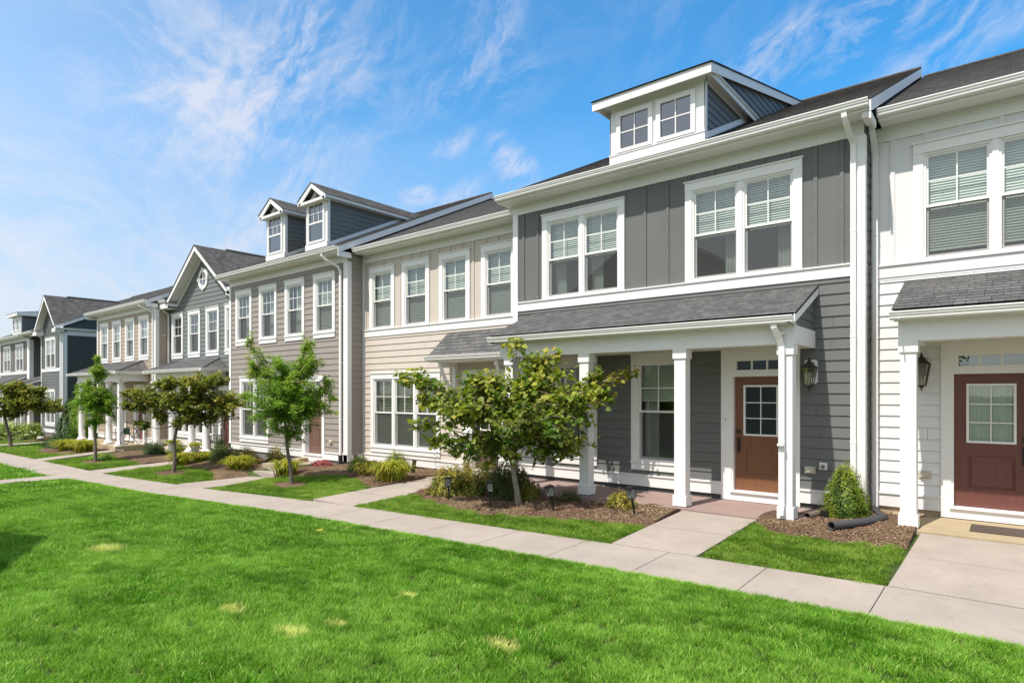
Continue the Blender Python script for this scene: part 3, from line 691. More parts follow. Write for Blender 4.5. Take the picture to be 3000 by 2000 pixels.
def lantern(par, x, yw, z, plate=True, s=1.0):
    """wall lantern hung from a curved arm; z = middle of the lantern"""
    b = MB(); y = yw - .17 * s; h = .17 * s; r = .095 * s
    b.box(x - .05 * s, x + .05 * s, yw - .06, yw - .03, z - .02 * s, z + .26 * s)
    b.tube([(x, yw - .04, z + .2 * s), (x, yw - .1 * s, z + .30 * s), (x, y, z + .33 * s), (x, y, z + .26 * s)], .011 * s, 6)
    def ring(r0, r1, za, zb):
        q0 = [(x - r0, y - r0, za), (x + r0, y - r0, za), (x + r0, y + r0, za), (x - r0, y + r0, za)]
        q1 = [(x - r1, y - r1, zb), (x + r1, y - r1, zb), (x + r1, y + r1, zb), (x - r1, y + r1, zb)]
        for i in range(4): j = (i + 1) % 4; b.face((q0[i], q0[j], q1[j], q1[i]))
        b.face(q0[::-1]); b.face(q1)
    ring(r * 1.25, r * 1.3, z + h - .012, z + h); ring(r * 1.28, r * .55, z + h, z + h + .06 * s); ring(r * .55, r * .2, z + h + .06 * s, z + h + .12 * s)
    ring(r * .2, r * .08, z + h + .12 * s, z + h + .17 * s)
    ring(r * .62, r * .66, z - h - .015, z - h); ring(r * .12, r * .45, z - h - .05 * s, z - h - .015)
    b.tube([(x, y, z - h - .1 * s), (x, y, z - h - .04 * s)], [.004, .014], 6)
    for sx in (-1, 1):
        for sy in (-1, 1): b.tube([(x + sx * r * .6, y + sy * r * .6, z - h), (x + sx * r * 1.15, y + sy * r * 1.15, z + h)], .006 * s, 4)
    for k in (-.02, .02): b.tube([(x + k, y, z - h), (x + k, y, z - .02)], .008, 6)
    o = b.build('wall_lantern', 'bronze', par)
    g = MB(); a, c = r * .58, r * 1.1
    q0 = [(x - a, y - a, z - h), (x + a, y - a, z - h), (x + a, y + a, z - h), (x - a, y + a, z - h)]; q1 = [(x - c, y - c, z + h - .012), (x + c, y - c, z + h - .012), (x + c, y + c, z + h - .012), (x - c, y + c, z + h - .012)]
    for i in range(4): j = (i + 1) % 4; g.face((q0[i], q0[j], q1[j], q1[i]))
    g.build('lantern_glass', 'glass_lamp', o)
    if plate:
        p = MB(); s8 = [(-.1, -.2), (.07, -.2), (.1, -.17), (.1, .17), (.07, .2), (-.1, .2)]
        p.prism([(x + u, yw - .014, z + v + .08) for u, v in s8], (0, -.018, 0)); p.build('lantern_plate', 'white', o)
    return o
def outlet(par, x, yw, z):
    b = MB(); b.box(x - .085, x + .085, yw - .03, yw - .012, z - .06, z + .06); b.box(x - .062, x + .062, yw - .06, yw - .03, z - .045, z + .045)
    b.box(x - .045, x + .045, yw - .075, yw - .06, z - .03, z + .028); return b.build('outlet_cover', 'outlet', par)

# ------------------------------------------------------------------ ground profile
def itp(x, t):
    if x <= t[0][0]: return t[0][1]
    for (a, b), (c, d) in zip(t, t[1:]):
        if x <= c: return b + (d - b) * (x - a) / (c - a)
    return t[-1][1]
ZS = sorted([(20, -.02), (0, -.08), (-4, -.08), (-10.2, -.2), (-16.3, -.42), (-22.4, -.57), (-31, -.62), (-45, -.75), (-70, -.95)])
ZW = sorted([(20, .03), (-2.4, .045), (-4.6, .03), (-6.5, -.05), (-9, -.08), (-15, -.14), (-20, -.3), (-24, -.45), (-30, -.5), (-45, -.68), (-70, -.9)])
YF = sorted([(20, 7.75), (-1, 7.70), (-3.1, 7.55), (-4.3, 7.48), (-10.2, 7.32), (-16.3, 7.12), (-22.4, 7.0), (-31, 6.95), (-45, 6.9), (-70, 6.9)])
def zt(x, y):
    a = itp(x, ZS); b = itp(x, ZW); yf = itp(x, YF); s = min(1, max(0, (y - yf) / (9.9 - yf)))
    z = a + (b - a) * s
    w = max(0.0, min(1.0, (1.3 - abs(x + 16.78)) / .6)) * max(0.0, min(1.0, (9.75 - y) / .3))      # dip where the walk meets the stoop steps
    if w > 0 and y > yf: z += (min(z, -.46) - z) * w
    return z
def yfar(x): return itp(x, YF)
def ynear(x): return yfar(x) - 1.16

# ================================================================== townhouses
GRP = 'attached two-storey townhouses of the row'
# ---- C: charcoal house in the middle of the picture
C = root('townhouse', (-5.44, 11.2, 0), 'charcoal grey townhouse with wide shed dormer, long columned porch and brown wooden door', 'house', GRP)
YC, XL, XR = 11.2, -9.05, -1.82
h = []
for (a, b) in ((-8.20, -6.12), (-4.82, -2.74)):
    o, q = window(C, a, b, 4.11, 6.01, YC, 2, (2, 2), 'half', curt=(1 if a < -6 else 2)); h.append(q)
h2 = []
for (a, b) in ((-7.92, -6.77), (-5.965, -4.815)):
    o, q = window(C, a, b, .64, 2.80, YC, 1, (2, 2), 'mid', apron=.17, curt=1); h2.append((q[0], q[1], q[2] - .16, q[3]))
do, q = door(C, -3.905, -2.995, .26, 2.30, YC, 'door_brown', -4.125, -2.775, 2.80, .07, recess=.07); h2.append(q)
bt = [-8.75, -8.34, -7.94, -7.50, -7.05, -6.60, -6.13, -5.67, -5.19, -4.74, -4.29, -3.84, -3.39, -2.95, -2.54, -2.14]
pw = panel(XL + .1, XR - .1, YC, 4.09, 6.16, h, bt); rn = random.Random(3)
for b_ in bt:
    for z_n in (4.2, 4.65, 5.1, 5.5, 5.9):
        zz = z_n + rn.uniform(-.12, .12)
        if rn.random() < .75 and not any(q_[0] - .08 < b_ < q_[1] + .08 and q_[2] < zz < q_[3] + .05 for q_ in h): xx = b_ + rn.uniform(-.012, .012); pw.box(xx - .006, xx + .006, YC - .0235, YC - .021, zz - .006, zz + .006, 1)
pw.build('upper_wall', ['sid_dark', 'nail'], C)
siding(XL + .1, XR - .1, YC, .37, 3.92, h2).build('lower_wall', 'sid_dark', C)
trim_boards(C, [(XL, XL + .145, YC - .036, YC + .02, .15, 6.15), (XR - .155, XR, YC - .036, YC + .02, .15, 6.15), (XR - .02, XR + .02, YC - .0355, YC + .11, .15, 6.15),
                (XL + .145, XR - .155, YC - .034, YC + .02, 3.90, 4.085), (XL + .145, XR - .155, YC - .058, YC + .02, 4.0855, 4.11)] + base_boards(YC, XL, XR, 0, [(-4.125, -2.775)]))
ro, yr, zr = main_roof(C, -9.2, -1.66, YC, 0, fx0=XL, fx1=XR)
side_wall(C, XR, YC, 0, 1, 'sid_dark', .15, yr)
back_shell(C, XL, XR, YC, yr, 0, 'sid_dark')
foundation(C, XL, XR, YC, -.3, .15, 'found_dark')
interior(C, XL + .1, XR - .1, YC, .1, 6.2, 3.4)
downspout(C, [(-2.03, 10.74, 6.42), (-2.02, 10.75, 6.33), (-2.01, 10.80, 6.25), (-1.965, 11.10, 6.02), (-1.965, 11.13, 5.9), (-1.965, 11.13, .2)])
# shed dormer
D = MB(); dx0, dx1, dy = -6.47, -4.44, 11.2
rz = lambda y: roofz(y, YC, 0)
def cheek(mb, X, y0, z1, nrm, d, zoff=.0, Yw=YC):
    # triangle between the main roof and the horizontal line z1
    zz = roofz(y0, Yw, d) + zoff; lap(mb, (X, 0, 0), Y_, Z_, (nrm, 0, 0), zz, z1, lambda v: (y0, Yw - .42 + (v - 6.53 + d) / RS), .15, .013)
Dm = MB(); Dm.box(dx0, dx1, dy, dy + .06, rz(dy) - .02, 7.99)
dor = Dm.build('dormer', 'white', C)
ck = MB(); cheek(ck, dx1 - .02, dy + .06, 7.86, 1, 0); ck2 = MB(); cheek(ck2, dx0 + .02, dy + .06, 7.86, -1, 0)
SS = .25; ys0 = 10.93; zs0 = 8.03; xs0, xs1 = -6.74, -4.22
ymeet = (zs0 - ys0 * SS - (6.53 - 10.78 * RS)) / (RS - SS)
for X, n in ((xs1 - .09, 1), (xs0 + .09, -1)):
    lap(ck if n > 0 else ck2, (X, 0, 0), Y_, Z_, (n, 0, 0), 7.99, roofz(ymeet, YC, 0), lambda v: (max(11.2, ys0 + (v + .0 - zs0 + .16) / SS), YC - .42 + (v - 6.53) / RS), .15, .013)
ck.build('dormer_side_wall', 'sid_dark', dor); ck2.build('dormer_side_wall', 'sid_dark', dor)
tr = MB()
tr.box(dx0 - .002, dx1 + .002, dy - .022, dy - .001, rz(dy) + .005, rz(dy) + .165); tr.box(dx0 - .012, dx1 + .012, dy - .035, dy - .001, rz(dy) + .165, rz(dy) + .19)
tr.box(dx1 - .015, dx1 + .004, dy + .0, dy + .1, rz(dy + .05), 7.86); tr.box(dx0 - .004, dx0 + .015, dy, dy + .1, rz(dy + .05), 7.86)
for X in (dx1, dx0):   # cheek top board and board along the roof
    tr.prism([(X - .006, dy + .1, 7.84), (X - .006, YC - .42 + (7.84 - 6.53) / RS, 7.84), (X - .006, YC - .42 + (7.98 - 6.53) / RS, 7.98), (X - .006, dy + .1, 7.98)], (.014, 0, 0))
    ya, yb = dy + .1, 13.6; tr.prism([(X - .008, ya, rz(ya) + .03), (X - .008, yb, rz(yb) + .03), (X - .008, yb, rz(yb) + .15), (X - .008, ya, rz(ya) + .15)], (.018, 0, 0))
tr.box(xs0 + .02, xs1 - .02, ys0 + .02, YC - .42 + (7.95 - 6.53) / RS, 7.955, 7.975)          # flat soffit
tr.box(xs0, xs1, ys0, ys0 + .022, zs0 - .19, zs0 - .012)                                    # front fascia
for X in (xs1 - .022, xs0):
    tr.prism([(X, ys0 + .02, zs0 - .01), (X, ys0 + .02, zs0 - .18), (X, ymeet - .75, zs0 - .18 + SS * (ymeet - .75 - ys0)), (X, ymeet, zs0 - .01 + SS * (ymeet - ys0))], (.022, 0, 0))
    Xb = X + (-.055 if X > -5 else .055)
    tr.prism([(Xb, ys0 + .02, 7.86), (Xb, YC - .42 + (7.86 - 6.53) / RS, 7.86), (Xb, YC - .42 + (8.0 - 6.53) / RS, 8.0), (Xb, ys0 + .5, 8.0), (Xb, ys0 + .02, 7.99)], (.022, 0, 0))
tr.build('dormer_trim', 'white', dor)
sr = MB(); Ls = math.hypot(1, SS); Vs = Vector((0, 1 / Ls, SS / Ls)); Ns = Vector((0, -Vs.z, Vs.y))
lap(sr, (0, ys0 - .03, zs0 - .008), X_, Vs, Ns, 0, (ymeet - ys0) * Ls + .1, lambda v: (xs0 - .02, xs1 + .02), .142, .008)
sr.face(((xs0 - .02, ys0 - .03, zs0 - .014), (xs1 + .02, ys0 - .03, zs0 - .014), (xs1 + .02, ymeet, zs0 + SS * (ymeet - ys0) - .006), (xs0 - .02, ymeet, zs0 + SS * (ymeet - ys0) - .006)))
for X in (xs0 - .02, xs1 + .02): sr.face(((X, ys0 - .03, zs0 - .014), (X, ys0 - .03, zs0 + .008), (X, ymeet, zs0 + SS * (ymeet - ys0) + .014), (X, ymeet, zs0 + SS * (ymeet - ys0) - .006)))
sr.build('dormer_roof', 'shingle', dor)
small_window(dor, -6.30, -5.50, 6.93, 7.76, dy - .015, (2, 2), .09, name='dormer_window'); small_window(dor, -5.42, -4.62, 6.93, 7.76, dy - .015, (2, 2), .09, name='dormer_window')

# porch of C
def shed_porch(par, xl, xr, Yw, d, ztop=3.81, ye=9.66, ze=3.17, beam_y=9.93, beam_z0=2.755, bxl=None, bxr=None, sidemat='sid_dark', closed_l=True, closed_r=True):
    ye_, ze_ = ye, ze - d; zt_ = ztop - d; s = (zt_ - ze_) / (Yw - ye_); L = math.hypot(1, s); V = Vector((0, 1 / L, s / L)); N = Vector((0, -V.z, V.y))
    r = MB(); ys = ye_ + .12 - .03; z_ = lambda y: ze_ + s * (y - ye_)
    lap(r, (0, ys, z_(ys)), X_, V, N, 0, (Yw - ys) * L, lambda v: (xl, xr), .142, .007)
    r.face(((xl, ys, z_(ys) - .04), (xr, ys, z_(ys) - .04), (xr, Yw, z_(Yw) - .04), (xl, Yw, z_(Yw) - .04)))
    for X in (xl, xr): r.face(((X, ys, z_(ys) - .04), (X, ys, z_(ys) + .009), (X, Yw, z_(Yw) + .009), (X, Yw, z_(Yw) - .04)))
    r.build('porch_roof', 'shingle_porch', par)
    t = MB(); bxl = xl + .06 if bxl is None else bxl; bxr = xr - .06 if bxr is None else bxr
    b0, b1 = beam_z0 - d, 3.04 - d
    t.box(bxl, bxr, beam_y, beam_y + .24, b0, b1)
    if closed_r: t.box(bxr - .24, bxr - .0, beam_y + .24, Yw, b0, b1)
    if closed_l: t.box(bxl, bxl + .24, beam_y + .24, Yw, b0, b1)
    t.box(bxl + .24, bxr - .24, beam_y + .24, Yw, b1 - .06, b1 - .03)           # ceiling
    t.box(bxl + .24, bxr - .24, Yw - .034, Yw - .001, b0 + .035, b1 - .06)           # frieze under the ceiling
    fy = ye_ + .12; t.box(xl + .02, xr - .02, fy, fy + .02, z_(fy) - .155, z_(fy) - .045)   # fascia
    t.box(xl + .02, xr - .02, fy + .02, beam_y, b1 + .0, b1 + .015)               # soffit
    for X, c in ((xr, closed_r), (xl, closed_l)):
        if not c: continue
        Xa = X - .02 if X == xr else X
        t.prism([(Xa, fy - .03, z_(fy - .03) - .02), (Xa, fy - .03, z_(fy) - .155), (Xa, fy + .1, z_(fy + .1) - .155), (Xa, Yw, z_(Yw) - .155), (Xa, Yw, z_(Yw) - .02)], (.02 if X == xr else .02, 0, 0))
    t.build('porch_beam', 'white', par)
    for X, n, c in ((bxr - .03, 1, closed_r), (bxl + .03, -1, closed_l)):
        tri = MB()
        if c: lap(tri, (X, 0, 0), Y_, Z_, (n, 0, 0), b1, z_(Yw) - .08, lambda v: (min(Yw, ye_ + (v - ze_ + .1) / s), Yw), .15, .012)
        if tri.f: tri.build('porch_gable_wall', sidemat, par)
    g = MB(); gutter_x(g, xl - .02, xr - .02, ye_, ze_); g.build('porch_gutter', 'white', par)
shed_porch(C, -8.53, -2.49, YC, 0, bxl=-8.40, bxr=-2.54)
for x in (-8.17, -6.32, -4.39, -2.68): column_sq(C, x, 10.05, .075, 2.755)
sl = MB(); sl.box(-8.72, -2.48, 9.82, 11.21, -.35, .06); slab = sl.build('porch_slab', 'concrete_pink', C)
downspout(C, [(-2.80, 9.74, 3.10), (-2.79, 9.76, 3.0), (-2.74, 9.86, 2.82), (-2.72, 9.905, 2.72), (-2.72, 9.905, .30), (-2.72, 9.86, .22), (-2.72, 9.85, .14)], .085, .06, name='porch_downspout')
lantern(C, -2.60, YC, 2.28, s=.92)
outlet(C, -2.62, YC, .71)
tp = MB(); tp.box(-2.475, -2.355, YC - .03, YC - .012, .73, .85); tpo = tp.build('tap_plate', 'white', C)
tk = MB(); tk.tube([(-2.415, YC - .03, .79), (-2.415, YC - .085, .79)], .012, 8); tk.tube([(-2.415 + .032 * math.cos(i * math.pi / 8), YC - .085, .79 + .032 * math.sin(i * math.pi / 8)) for i in range(17)], .006, 6, cap=False)
for i in range(4): a_ = i * math.pi / 4; tk.tube([(-2.415 - .032 * math.cos(a_), YC - .085, .79 - .032 * math.sin(a_)), (-2.415 + .032 * math.cos(a_), YC - .085, .79 + .032 * math.sin(a_))], .003, 4)
tk.tube([(-2.415, YC - .05, .79), (-2.415, YC - .06, .745)], .011, 8); tk.build('tap', 'found', tpo)
db = MB(); db.prism([(-4.035 + .022 * math.cos(a) , YC - .062, 1.53 + (.0 if math.sin(a) > 0 else -.16) + .022 * math.sin(a)) for a in [i * math.pi / 8 for i in range(16)]], (0, .019, 0)); dbo = db.build('doorbell', 'white', C)
dl = MB(); dl.prism([(-4.035 + .012 * math.cos(a), YC - .066, 1.53 + .012 * math.sin(a)) for a in [i * math.pi / 6 for i in range(12)]], (0, .004, 0)); dl.build('doorbell_lens', 'black', dbo)

# ---- D: white house at the right edge
Dh = root('townhouse', (1.8, 11.75, 0), 'white townhouse with board-and-batten upper floor and red-brown door, at the right edge', 'house', GRP)
YD, DL, DR = 11.75, -1.82, 5.4
h = []; 
for a in (-1.215, 2.3):
    o, q = window(Dh, a, a + 2.08, 4.11, 6.0, YD, 2, (2, 2), 'three', slat=1.05); h.append(q)
h2 = []
do, q = door(Dh, -.685, .225, .26, 2.30, YD, 'door_red', -.85, .40, 2.80, .07, handle='right', curtain=True, recess=.06); h2.append(q)
o, q = window(Dh, 1.3, 4.2, .64, 2.80, YD, 3, (2, 2), 'full', apron=.17); h2.append((q[0], q[1], q[2] - .16, q[3]))
panel(DL, DR, YD, 4.09, 6.16, h, [-1.5, -1.04, -.59, -.10, .35, .80, 1.25, 1.7, 2.15, 2.6, 3.05, 3.5, 3.95, 4.4, 4.85]).build('upper_wall', 'sid_white', Dh)
siding(DL, DR, YD, .37, 3.92, h2).build('lower_wall', 'sid_white', Dh)
trim_boards(Dh, [(DR - .15, DR, YD - .036, YD + .02, .15, 6.15), (DL, DR - .15, YD - .034, YD + .02, 3.90, 4.085), (DL, DR - .15, YD - .058, YD + .02, 4.0855, 4.11), (DL, DR - .15, YD - .022, YD + .02, 3.855, 3.899)] + base_boards(YD, DL, DR, 0, [(-.85, .40)]), 'sid_white')
ro, yrD, zrD = main_roof(Dh, -1.655, 5.6, YD, 0, fx0=DL, fx1=DR)
side_wall(Dh, DR, YD, 0, 1, 'sid_white', .15, yrD, full=True)
back_shell(Dh, DL + .03, DR, YD, yrD, 0, 'sid_white')
foundation(Dh, DL, DR, YD, -.3, .15, 'concrete_tan'); interior(Dh, DL + .1, DR - .1, YD, .1, 6.2, 3.4)
downspout(Dh, [(-1.735, 11.30, 6.42), (-1.735, 11.31, 6.33), (-1.735, 11.36, 6.24), (-1.735, 11.62, 6.02), (-1.735, 11.67, 5.9), (-1.735, 11.67, .0)], boot=False)
shed_porch(Dh, -1.33, 4.6, YD, 0, ye=10.21, beam_y=10.48, bxl=-1.27, bxr=4.55, sidemat='sid_white')
for x in (-1.15, 1.0, 2.8, 4.42): column_sq(Dh, x, 10.60, .07, 2.755)
sl = MB(); sl.box(-1.50, 4.8, 10.36, 11.76, -.35, .055); sl.build('porch_slab', 'concrete_tan', Dh)
lantern(Dh, -1.09, YD, 2.30, plate=False); outlet(Dh, -1.06, YD, .71)
mt = MB(); mt.box(-.45, .45, 10.78, 11.35, .056, .07); tag(mt.build('door_mat', 'rubber_mat'), 'dark brown door mat lying on the tan porch floor before the red-brown door', 'door mat')

# ---- B: beige house
B = root('townhouse', (-12.25, 11.7, -.2), 'beige townhouse with four single upper windows and a small bracketed canopy', 'house', GRP)
YB, BL, BR, d = 11.7, -15.5, -9.05, .2
h = []
for a in (-15.035, -13.565, -12.035, -10.50):
    o, q = window(B, a, a + 1.14, 3.91, 5.77, YB, 1, (2, 2), 'full', slat=.85); h.append(q)
h2 = []
o, q = window(B, -14.97, -11.99, .42, 2.61, YB, 3, (2, 2), 'full', apron=.16, slat=-.55); h2.append((q[0], q[1], q[2] - .15, q[3]))
do, q = door(B, -10.83, -9.92, .06, 2.10, YB, 'door_dark', -11.16, -9.60, 2.60, -.13, recess=.14); h2.append(q)
panel(BL, BR, YB, 3.89, 5.96, h, [-15.24, -14.81, -14.41, -14.0, -13.65, -13.2, -12.8, -12.45, -12.08, -11.65, -11.2, -10.79, -10.35, -9.95, -9.5]).build('upper_wall', 'sid_beige', B)
siding(BL, BR, YB, .17, 3.72, h2).build('lower_wall', 'sid_beige', B)
trim_boards(B, [(BL + .12, BL + .20, YB - .03, YB + .02, .16, 5.95), (BL, BR, YB - .034, YB + .02, 3.70, 3.885), (BL, BR, YB - .058, YB + .02, 3.8855, 3.91)] + base_boards(YB, BL, BR, .2, [(-11.16, -9.60)]))
ro, yrB, _ = main_roof(B, -15.25, -9.0, YB, d, fx0=BL, fx1=BR, rake_r=False)
back_shell(B, BL + .03, BR, YB, yrB, d, 'sid_beige'); foundation(B, BL, BR, YB, -.45, -.05); interior(B, BL + .1, BR - .1, YB, -.1, 6.0, 3.2)
# canopy
cn = MB(); s = (3.62 - 2.97) / (11.7 - 10.97); L = math.hypot(1, s); V = Vector((0, 1 / L, s / L)); N = Vector((0, -V.z, V.y))
lap(cn, (0, 10.93, 2.945), X_, V, N, 0, (11.7 - 10.93) * L, lambda v: (-11.70, -9.12), .142, .009)
cn.face(((-11.7, 10.93, 2.91), (-9.12, 10.93, 2.91), (-9.12, 11.7, 3.58), (-11.7, 11.7, 3.58)))
for X in (-11.7, -9.12): cn.face(((X, 10.93, 2.91), (X, 10.93, 2.95), (X, 11.7, 3.63), (X, 11.7, 3.58)))
cno = cn.build('canopy', 'shingle_porch', B)
ct = MB(); ct.box(-11.66, -9.16, 10.98, 11.7, 2.80, 2.85); ct.box(-11.66, -9.16, 10.96, 10.98, 2.80, 2.93)
for X in (-11.68, -9.16): ct.prism([(X, 10.96, 2.80), (X, 11.7, 2.80), (X, 11.7, 3.57), (X, 10.96, 2.92)], (.02, 0, 0))
for X in (-11.38, -9.48):
    ct.box(X - .05, X + .05, YB - .13, YB - .02, 1.95, 2.80); ct.box(X - .05, X + .05, 11.05, YB - .13, 2.68, 2.80)
    pts = [(X - .04, 11.08 + .45 * (1 - math.cos(a)) , 2.68 - .62 * math.sin(a)) for a in [i * math.pi / 2 / 8 for i in range(9)]]
    ct.tube([(X, 11.10, 2.70), (X, 11.16, 2.52), (X, 11.28, 2.32), (X, 11.42, 2.15), (X, 11.56, 2.02)], .05, 6)
ct.build('canopy_frame', 'white', cno)
g = MB(); gutter_x(g, -11.78, -9.1, 10.86, 2.955); g.build('canopy_gutter', 'white', cno)
sp = MB(); sp.box(-11.4, -9.4, 10.55, 11.71, -.4, -.10); sp.build('porch_slab', 'concrete', B)

# ---- A: taupe house with two gabled dormers
A = root('townhouse', (-19.0, 11.15, -.3), 'taupe townhouse with two small gabled dormers and a concrete stoop', 'house', GRP)
YA, AL, AR, d = 11.15, -22.65, -15.38, .2
h = []
for i, a in enumerate((-22.16, -20.49, -18.82, -17.15)):
    o, q = window(A, a, a + 1.15, 3.90, 5.75, YA, 1, (3, 2), 'full' if i == 3 else None, apron=.17, curt=3 if i < 3 else 0, slat=.8); h.append((q[0], q[1], q[2] - .16, q[3]))
o, q = window(A, -21.85, -19.85, .42, 2.60, YA, 2, (3, 2), 'full', apron=.16, slat=-.6); h.append((q[0], q[1], q[2] - .15, q[3]))
do, q = door(A, -17.62, -16.71, .08, 2.10, YA, 'door_taupe', -17.80, -16.55, 2.55, -.13, recess=.13, lite=False); h.append(q)
siding(AL + .1, AR - .1, YA, .17, 5.96, h).build('wall', 'sid_taupe', A)
trim_boards(A, [(AL, AL + .14, YA - .036, YA + .02, -.05, 5.95), (AR - .19, AR, YA - .036, YA + .02, -.05, 5.95), (AR - .02, AR + .02, YA - .0355, YA + .11, -.05, 5.95)] + base_boards(YA, AL, AR, .2, [(-17.80, -16.55)]) + [(AR, AR + .03, YA + .11, YA + .56, -.05, .155)])
ro, yrA, _ = main_roof(A, -22.8, -15.24, YA, d, gx1=-15.24, fx0=AL, fx1=AR)
side_wall(A, AR, YA, d, 1, 'sid_taupe', -.05, yrA)
back_shell(A, AL, AR, YA, yrA, d, 'sid_taupe'); foundation(A, AL, AR, YA, -.7, -.05); interior(A, AL + .1, AR - .1, YA, -.1, 6.0, 3.2)
downspout(A, [(-16.05, 10.69, 6.22), (-16.04, 10.70, 6.12), (-15.98, 10.78, 6.02), (-15.70, 11.03, 5.80), (-15.66, 11.08, 5.66), (-15.66, 11.08, -.08)], boot=True)
lantern(A, -16.33, YA, 2.20, s=1.0); outlet(A, -16.22, YA, .51)
st = MB(); st.box(-17.75, -16.42, 9.72, 11.16, -.8, -.13); sto = st.build('stoop', 'concrete', A)
s2 = MB(); s2.box(-17.62, -16.40, 9.36, 9.72, -.8, -.32); s2.build('step', 'concrete', sto)
def gable_dormer(par, x0, x1, Yw, d, zb, zt_, zap, sidem, xc=None):
    xc = (x0 + x1) / 2; ov = .17; y0 = Yw
    m = MB(); m.box(x0, x1, y0, y0 + .06, zb, zt_ + .02)
    m.face(((x0, y0 + .03, zt_), (x1, y0 + .03, zt_), (xc, y0 + .03, zap - .05)))
    o = m.build('dormer', 'white', par)
    for X, n in ((x1 - .015, 1), (x0 + .015, -1)):
        c = MB(); zz = roofz(y0 + .06, Yw, d); lap(c, (X, 0, 0), Y_, Z_, (n, 0, 0), zz, zt_ + .02, lambda v: (y0 + .06, Yw - .42 + (v - 6.53 + d) / RS), .15, .013)
        c.build('dormer_side_wall', sidem, o)
    t = MB(); hw = xc - x0 + ov; s = (zap - (zt_ + .06)) / hw; yf = y0 - .2; ze = zt_ + .06
    yend_r = Yw - .42 + (zap - 6.53 + d) / RS; yend_e = Yw - .42 + (ze - 6.53 + d) / RS
    for sg in (-1, 1):   # raking fascia on the front
        xo = xc + sg * hw; t.prism([(xo, yf, ze + .0), (xo, yf, ze - .14), (xo - sg * .1, yf, ze - .14), (xc, yf, zap - .16), (xc, yf, zap)], (0, .03, 0))
        t.box(min(xo, xo - sg * .02), max(xo, xo - sg * .02), yf + .03, yend_e, ze - .12, ze)
        t.box(min(xo, xc + sg * (hw - ov)), max(xo, xc + sg * (hw - ov)), yf + .03, yend_e - .15, ze - .119, ze - .10)
        X = x1 if sg > 0 else x0
        ya, yb = y0 + .1, yend_e - .3; rr = lambda y: roofz(y, Yw, d)
        t.prism([(X - .009, ya, rr(ya) + .02), (X - .009, yb, rr(yb) + .02), (X - .009, yb, rr(yb) + .14), (X - .009, ya, rr(ya) + .14)], (.018, 0, 0))
        t.box(X - .012, X + .012, y0 + .0, y0 + .09, zb + .05, zt_ - .02)
    t.box(xc - hw + .05, xc + hw - .05, yf, yf + .05, ze - .14, ze - .06); t.box(xc - hw + .06, xc + hw - .06, yf + .05, y0, ze - .13, ze - .11)
    t.box(x0 - .01, x1 + .01, y0 - .03, y0 - .001, zb, zb + .17)
    t.box(xc - .14, xc + .14, y0 - .02, y0 + .0, ze + .0, ze + .02)
    t.build('dormer_trim', 'white', o)
    lv = MB(); lv.face(((xc - .24, y0 + .025, ze + .0), (xc + .24, y0 + .025, ze + .0), (xc, y0 + .025, ze + .24))); lv.build('dormer_louvre', 'found', o)
    r = MB(); L = math.hypot(1, s)
    for sg in (-1, 1):
        U = Vector((0, 1, 0)); V = Vector((-sg / L, 0, s / L)); N = Vector((sg * s / L, 0, 1 / L)); xo = xc + sg * (hw + .02)
        hl = (hw + .02) * L
        lap(r, (xo, 0, ze - .005), U, V, N, 0, hl, lambda v: (yf - .02, Yw - .42 + (ze + v * s / L - 6.53 + d) / RS + .02), .142, .008)
        r.face(((xo, yf - .02, ze - .012), (xo, yend_e, ze - .012), (xc, yend_r, zap), (xc, yf - .02, zap)))
        r.face(((xo, yf - .02, ze - .012), (xo, yf - .02, ze + .012), (xc, yf - .02, zap + .02), (xc, yf - .02, zap)))
    r.build('dormer_roof', 'shingle', o)
    small_window(o, x0 + .12, x1 - .12, zb + .19, zt_ - .02, y0 - .015, (3, 2), .08, dh=True, name='dormer_window')
for x0, x1 in ((-20.03, -18.86), (-17.60, -16.43)): gable_dormer(A, x0, x1, YA, d, 6.56, 8.06, 8.60, 'sid_dark')

# ---- E: sage grey house with the big front gable
E_ = root('townhouse', (-26.1, 11.75, -.5), 'sage grey townhouse with steep front gable and oval attic window', 'house', GRP)
YE, EL, ER, d = 11.75, -29.5, -22.6, .4
h = []
for i, a in enumerate((-29.18, -27.53, -25.87, -24.22)):
    o, q = window(E_, a, a + 1.14, 3.70, 5.55, YE, 1, (2, 2), None, apron=.17, curt=3 if i != 1 else 1); h.append((q[0], q[1], q[2] - .16, q[3]))
for a, b in ((-29.0, -27.2), (-26.9, -25.2)):
    o, q = window(E_, a, b, .25, 2.3, YE, 2, (2, 2), 'full', apron=.16, slat=1.0, full=False); h.append((q[0], q[1], q[2] - .15, q[3]))
do, q = door(E_, -24.55, -23.64, -.14, 1.90, YE, 'door_red', -24.75, -23.44, 2.3, -.33, lite=False, recess=.1, transom=False); h.append(q)
gx, gz, gs = -25.97, 8.09, .75
def glim(v):
    if v < 5.7: return (EL, ER)
    hw = (gz - v) / gs - .12; return (max(EL, gx - hw), min(ER, gx + hw))
siding(EL, ER, YE, -.03, gz - .2, h, ulim=glim, breaks=(5.7,)).build('wall', 'sid_sage', E_)
oc = MB()
def ring2(cx, cz, y0, y1, r0, r1, n=28, sx=1.0):
    for i in range(n):
        a, b = 2 * math.pi * i / n, 2 * math.pi * (i + 1) / n
        p = lambda r, t, y: (cx + r * sx * math.cos(t), y, cz + r * math.sin(t))
        oc.face((p(r0, a, y0), p(r1, a, y0), p(r1, b, y0), p(r0, b, y0))); oc.face((p(r1, a, y0), p(r1, a, y1), p(r1, b, y1), p(r1, b, y0))); oc.face((p(r0, a, y0), p(r0, b, y0), p(r0, b, y1), p(r0, a, y1)))
ring2(-26.12, 6.76, YE - .05, YE, .29, .43)
